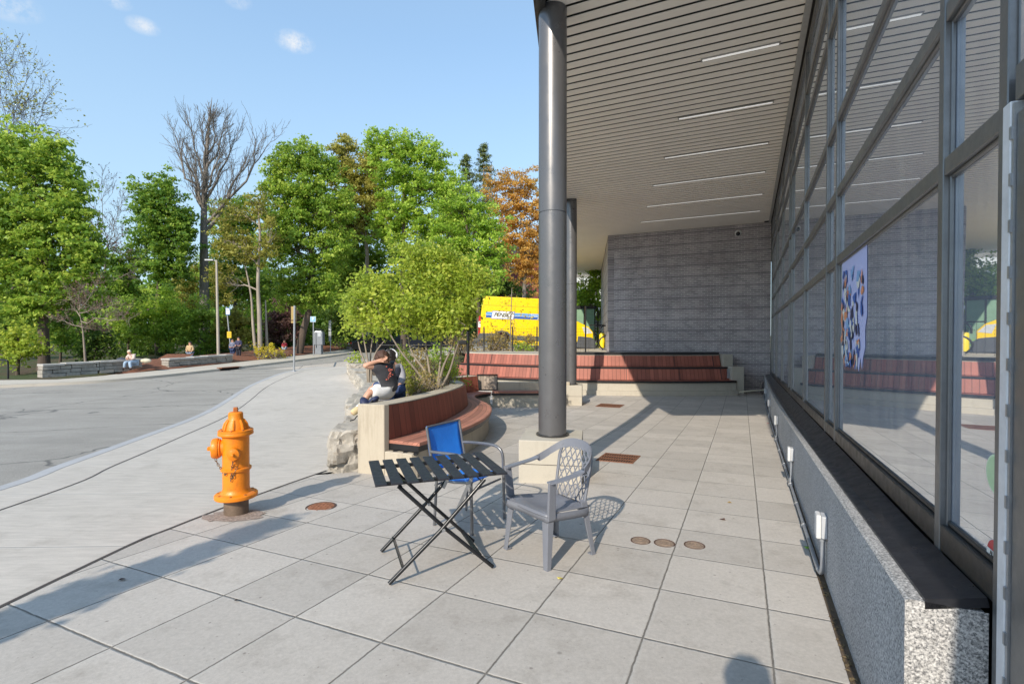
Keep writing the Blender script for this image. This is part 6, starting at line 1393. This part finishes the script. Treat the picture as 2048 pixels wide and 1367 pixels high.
for i, (lab, px, py, rx, ry, Y, lf) in enumerate(US):
    far = Y > 49
    tree('shrub' if not far else 'background_tree', lab, [(px, py+ry+8), (px+3, py), (px-2, py-ry*.5)], Y, [(px-rx*.45, py+ry*.25, rx*.62, ry*.7), (px+rx*.4, py+ry*.2, rx*.62, ry*.75), (px, py-ry*.35, rx*.6, ry*.62)], lf, 60+i, .08 if not far else .14, .22 if not far else .32, .85, 'brown', clump=.45 if not far else .6, nl=26, cat='shrub' if not far else 'tree', group='understory across the road', twigs=14)
bare('redbud_sapling', 'bare pinkish branching sapling behind the left stone wall', [(172, 726), (166, 665), (158, 620)], 27.5, 9, .075, [(.6, 120, 640, 0), (.8, 140, 590, .5), (1., 190, 575, 0), (.9, 215, 612, .3), (.7, 235, 640, -.4), (.65, 200, 660, .5), (1., 160, 585, 0)], 'stem', 4, 'purple', .10, 900, spread=.6, rmin=.009)
bare('bare_sapling', 'bare grey multi-branched tree between the left maple and the narrow maple', [(222, 720), (215, 600), (210, 520), (225, 470)], 44, 10, .2, [(.55, 205, 410, 0), (.7, 235, 430, 0), (.8, 245, 470, 1), (.6, 190, 470, 0), (.75, 262, 500, 0), (.5, 280, 540, 0)], 'grey', 4, 'purple', .14, 500, rmin=.014)
# planter planting
tree('maple_tree', 'olive green filler maple between the dead tree and the central maple', [(470, 700), (470, 560), (468, 450)], 48, [(450, 430, 40, 40), (490, 440, 40, 46), (470, 500, 56, 50), (440, 560, 50, 50), (500, 570, 50, 46)], 'maple', 81, .2, .26, .8, 'brown', gap=.15, tv=(.1, .65), group=GRP)
tree('maple_tree', 'shadowy green tree filling the gap right of the central maple', [(715, 700), (715, 560), (715, 480)], 47, [(700, 470, 44, 50), (740, 520, 50, 50), (690, 560, 46, 50), (760, 580, 50, 50)], 'maple', 82, .2, .26, .8, 'brown', gap=.12, tv=(.1, .65), group=GRP)
tree('maple_tree', 'low green tree between the left maple and the narrow maple', [(258, 715), (258, 620), (256, 560)], 45, [(240, 530, 34, 34), (275, 520, 30, 34), (255, 590, 50, 44), (230, 600, 36, 40)], 'deep', 83, .16, .26, .75, 'brown', gap=.18, group=GRP)
tree('maple_tree', 'yellow-green tree low behind the planter tree canopy', [(850, 690), (850, 600), (850, 540)], 48, [(820, 560, 56, 46), (890, 580, 56, 46), (940, 560, 50, 50), (860, 620, 60, 40)], 'bright', 84, .16, .26, .8, 'brown', gap=.12, tv=(.1, .7), group=GRP)
R0 = np.random.default_rng(3)
def multi(name, label, stems, blobs, Y, leaf, seed, r, L, dens, zb_, gap=.1, nl=26, clump=.16, tv=(.15, .85), twigs=120):
    R = np.random.default_rng(seed); f0 = at(stems[0][0][0], stems[0][0][1], Y); t = thing(name, label, 'tree', (f0.x, Y, zb_)); b = MB(); E_ = []
    for st in stems:
        P = cr([at(x, y, Y+dy) for x, y, dy in st], 5); P[0].z = zb_-.05; b.tube([tuple(p) for p in P], [r*(1-.6*i/(len(P)-1)) for i in range(len(P))], 7, cap=False); E_ += P[len(P)//2:]
    C = []; NB = []; TT = []; s = Y/1001
    for px, py, rx, ry, dy in blobs:
        c = np.array(at(px, py, Y+dy)); ra = np.array([rx*s, (rx+ry)*.5*s, ry*s]); nc = int(dens*2.2*(ra[0]*ra[2]*3)/clump**2); d = R.normal(size=(nc, 3)); d /= np.linalg.norm(d, axis=1)[:, None]; rr_ = R.random(nc)**.45*(1+.18*R.normal(size=nc)); cc_ = c+d*ra*rr_[:, None]
        hub = min(E_, key=lambda p: (p-Vector(c)).length); lp_ = limb(b, tuple(hub), c, r*.4, r*.15, R, .1, 4, 5)
        for q in range(min(nc, twigs//len(blobs))): limb(b, lp_[1+q % 4], cc_[q], r*.16, r*.06, R, .12, 3, 4)
        for q in range(nc):
            if R.random() < gap: continue
            m_ = max(4, int(nl*(.4+1.1*R.random()))); of = R.normal(size=(m_, 3))*clump*.55; C.append(cc_[q]+of); NB.append(np.repeat((d[q]*.4+np.array([0, 0, .5]))[None], m_, 0)); TT.append(tv[0]+(tv[1]-tv[0])*R.random()+.15*R.normal(size=m_)+.12*d[q, 2])  # tint is random, with brighter lit tops painted into the leaf colour
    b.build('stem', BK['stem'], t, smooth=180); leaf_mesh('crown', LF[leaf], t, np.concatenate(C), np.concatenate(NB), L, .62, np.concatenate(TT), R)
zsoil = lambda Y, X: G(X, Y)+.74-.30*sm((Y-7)/13)
multi('serviceberry', 'multi-stemmed yellow-green small tree growing in the planter behind the curved bench', [[(868, 785, 0), (850, 742, 0), (822, 700, .1), (812, 640, .1)], [(866, 785, .1), (858, 735, .2), (852, 690, .3), (846, 600, .3)], [(864, 786, -.1), (836, 745, -.2), (800, 700, -.3), (770, 650, -.3)], [(874, 785, 0), (886, 735, .1), (905, 690, .1), (925, 620, 0)], [(872, 786, .2), (880, 730, .4), (882, 680, .5), (880, 560, .5)], [(876, 786, -.1), (898, 745, -.2), (912, 700, -.3), (930, 650, -.4)]],
      [(770, 590, 62, 46, .1), (830, 545, 60, 40, .3), (890, 560, 56, 44, .2), (930, 610, 40, 42, 0), (840, 610, 66, 38, -.3), (770, 640, 60, 28, -.2), (900, 640, 44, 32, -.3), (845, 655, 50, 20, -.2), (880, 515, 46, 30, .3), (735, 575, 40, 36, 0), (820, 505, 34, 22, .2), (950, 560, 36, 36, .1), (705, 610, 24, 26, 0)], 9.9, 'yellow', 41, .028, .075, 1.15, zsoil(9.9, -1.6), .12)
multi('serviceberry', 'smaller multi-stemmed tree at the far end of the planter, behind the sitters', [[(738, 738, 0), (732, 700, 0), (726, 670, 0)], [(740, 738, .1), (742, 700, .2), (748, 660, .2)], [(742, 738, -.1), (752, 704, -.2), (770, 680, -.2)], [(736, 738, 0), (722, 705, 0), (716, 682, 0)]], [(715, 625, 38, 36, 0), (745, 600, 36, 34, .3), (735, 650, 40, 22, -.2), (770, 640, 26, 30, .2)], 15.5, 'yellow', 42, .035, .095, .75, zsoil(15.5, -4.3), .1, clump=.22)
multi('sapling', 'thin sapling with sparse golden leaves in front of the yellow van', [[(1022, 706, 0), (1021, 660, 0), (1023, 600, 0), (1024, 575, 0)]], [(1015, 610, 44, 8, 0), (1030, 630, 38, 7, .1), (1000, 640, 36, 6, 0), (1035, 655, 30, 7, 0), (1020, 590, 24, 10, 0), (1000, 665, 34, 6, .1), (1030, 675, 30, 6, 0)], 21.8, 'gold', 43, .03, .11, .5, .80, .25, nl=9, clump=.28, twigs=50)
def bush(label, px, py, rx, ry, Y, leaf, seed, L=.07, clump=.13, dens=.9, nl=22, zb_=None, gap=.1, name='shrub'):
    s = Y/1001; c = at(px, py, Y); z0 = zb_ if zb_ is not None else zsoil(Y, c.x)
    R = np.random.default_rng(seed); t = thing(name, label, 'shrub', (c.x, Y, z0), 'planting beds'); b = MB(); top = c.z+ry*s; hgt = top-z0; C = []; NB = []; TT = []
    for q in range(int(14+rx*.8)):
        a = (c.x+R.normal()*rx*s*.35, Y+R.normal()*rx*s*.3, z0-.03); e = (c.x+R.normal()*rx*s*.55, Y+R.normal()*rx*s*.45, z0+hgt*(.45+.5*R.random())); P = limb(b, a, e, .009+.001*Y*.3, .004, R, .1, 4, 4)
    nc = int(dens*2.4*(rx*s)*(hgt)/clump**2)
    for q in range(nc):
        u_ = R.random()**.7; wd = math.sqrt(max(.05, 1-(u_*1.6-.7)**2)); p = np.array([c.x+R.normal()*rx*s*.5*wd, Y+R.normal()*rx*s*.45*wd, z0+hgt*u_])
        m_ = max(4, int(nl*(.4+1.1*R.random()))); of = R.normal(size=(m_, 3))*clump*.55; C.append(p+of); NB.append(np.repeat(np.array([[0, -.1, .5]]), m_, 0)); TT.append(.2+.6*R.random()+.15*R.normal(size=m_)+.2*(u_-.5))  # random tint; light from above painted in as paler upper leaves
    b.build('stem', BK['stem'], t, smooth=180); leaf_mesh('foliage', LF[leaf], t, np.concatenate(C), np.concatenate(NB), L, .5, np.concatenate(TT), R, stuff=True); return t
bush('yellow-green shrub just right of the sitters', 815, 735, 24, 28, 10.8, 'yellow', 51); bush('yellow-green shrub beside the sitters, low over the cap', 822, 772, 26, 20, 9.0, 'olive', 52); bush('tan dry shrub among the planter stems', 850, 770, 34, 20, 9.4, 'tan', 53, .05, .12); bush('bright shrub right of the planter stems', 895, 735, 24, 24, 11.4, 'yellow', 54); bush('green low shrub by the bench curve', 905, 745, 20, 14, 12.6, 'bright', 55); bush('dry shrub behind the planter stems', 840, 725, 40, 24, 12.8, 'tan', 56, .07, .16)
bush('yellow-green bush at the far planter corner', 712, 728, 16, 15, 22.6, 'yellow', 57, .13, .25, zb_=-.3); bush('green bush along the far planter edge', 800, 712, 22, 16, 16.5, 'yellow', 58, .1, .2); bush('leafy bush behind the curved bench end', 870, 715, 30, 20, 15., 'bright', 59, .09, .18)
bush('tan hedge along the mesh fence left of the fence post', 930, 690, 34, 20, 21.9, 'tan', 71, .13, .24, zb_=.72, dens=1.1); bush('tan hedge under the rear wheel of the van', 990, 690, 34, 20, 22.1, 'tan', 72, .13, .24, zb_=.72, dens=1.1); bush('bright green hedge below the van sill', 1048, 697, 26, 9, 21.7, 'bright', 73, .12, .2, zb_=.72, dens=1.2); bush('tan hedge partly behind the round column', 1060, 690, 30, 14, 22.4, 'tan', 74, .12, .2, zb_=.72)
bush('low yellow plants on the mulch bed by the twin stems', 530, 702, 30, 10, 33.5, 'gold', 75, .16, .3, zb_=-.05); bush('low yellow plants on the mulch bed left of the sign post', 555, 706, 20, 6, 34.5, 'gold', 76, .16, .3, zb_=.0); bush('green ground plants by the small sign plates', 690, 690, 26, 10, 45, 'bright', 77, .2, .4, zb_=.3); bush('green plants beyond the deck by the yellow bollard', 1188, 675, 10, 16, 30, 'bright', 78, .13, .25, zb_=.8)
# spiky plant at the foot of the low bench
R = np.random.default_rng(12); sp = gpt(1008, 812); t = thing('spiky_plant', 'small spiky green plant at the foot of the low bench', 'plant', sp); b = MB()
for i in range(38):
    a = R.random()*6.28; L_ = .16+.16*R.random(); d = Vector((math.cos(a), math.sin(a)*.6, .7+.8*R.random())).normalized(); s = Vector((-d.y, d.x, 0)).normalized()*.012; p = sp+Vector((R.normal()*.14, R.normal()*.05, 0)); m_ = p+d*L_*.6; e = p+d*L_+Vector((0, 0, -.05)); b.add([p-s, p+s, m_+s*1.2, m_-s*1.2, e], [(0, 1, 2, 3), (3, 2, 4)])
b.build('leaves', LF['olive'], t)
# unseen slim tree added behind the viewpoint to cast the long paving shadow
R = np.random.default_rng(15); bx_, by_ = -4.25, -.5; t = thing('shadow_tree', 'unseen slender tree added to cast the long shadow across the paving at lower left', 'tree', (bx_, by_, 0)); b = MB(); b.tube([(bx_, by_, -.1), (bx_+.03, by_, 1.5), (bx_, by_, 3.1)], [.05, .04, .015], 8); C = []
for i in range(150):
    z = .9+2.3*R.random(); wd = .15*(1.15-abs(z-2.)/1.6); a = R.random()*6.28; p = np.array([bx_+math.cos(a)*wd*R.random()**.5, by_+math.sin(a)*wd*R.random()**.5, z]); C.append(p+R.normal(size=(26, 3))*.06)
b.build('trunk', BK['brown'], t, smooth=180); C = np.concatenate(C); leaf_mesh('crown', LF['maple'], t, C, np.array([[0, 0, .5]]), .09, .7, R.random(len(C)), R)

# wooded slope far beyond the trees, one mass
R = np.random.default_rng(77); n = 46000
X = R.random(n)*125-95; Yf = 66+10*R.random(n)+.0*X; top = 7.6+1.8*np.sin(X*.21)+1.3*np.sin(X*.53+1.)-3.5*(X > 4); Z = -1.2+(top+1.2)*R.random(n)**.8
fo = leaf_mesh('far_wood', LF['deep'], None, np.stack([X, Yf, Z], 1), np.array([[0, -.4, .5]]), .75, .75, .25+.5*R.random(n)+.25*np.sin(X*.9)*np.sin(Z*1.3), R)
fo['kind'] = 'stuff'; tag(fo, 'distant green woodland showing as one mass behind the trees', 'woodland')
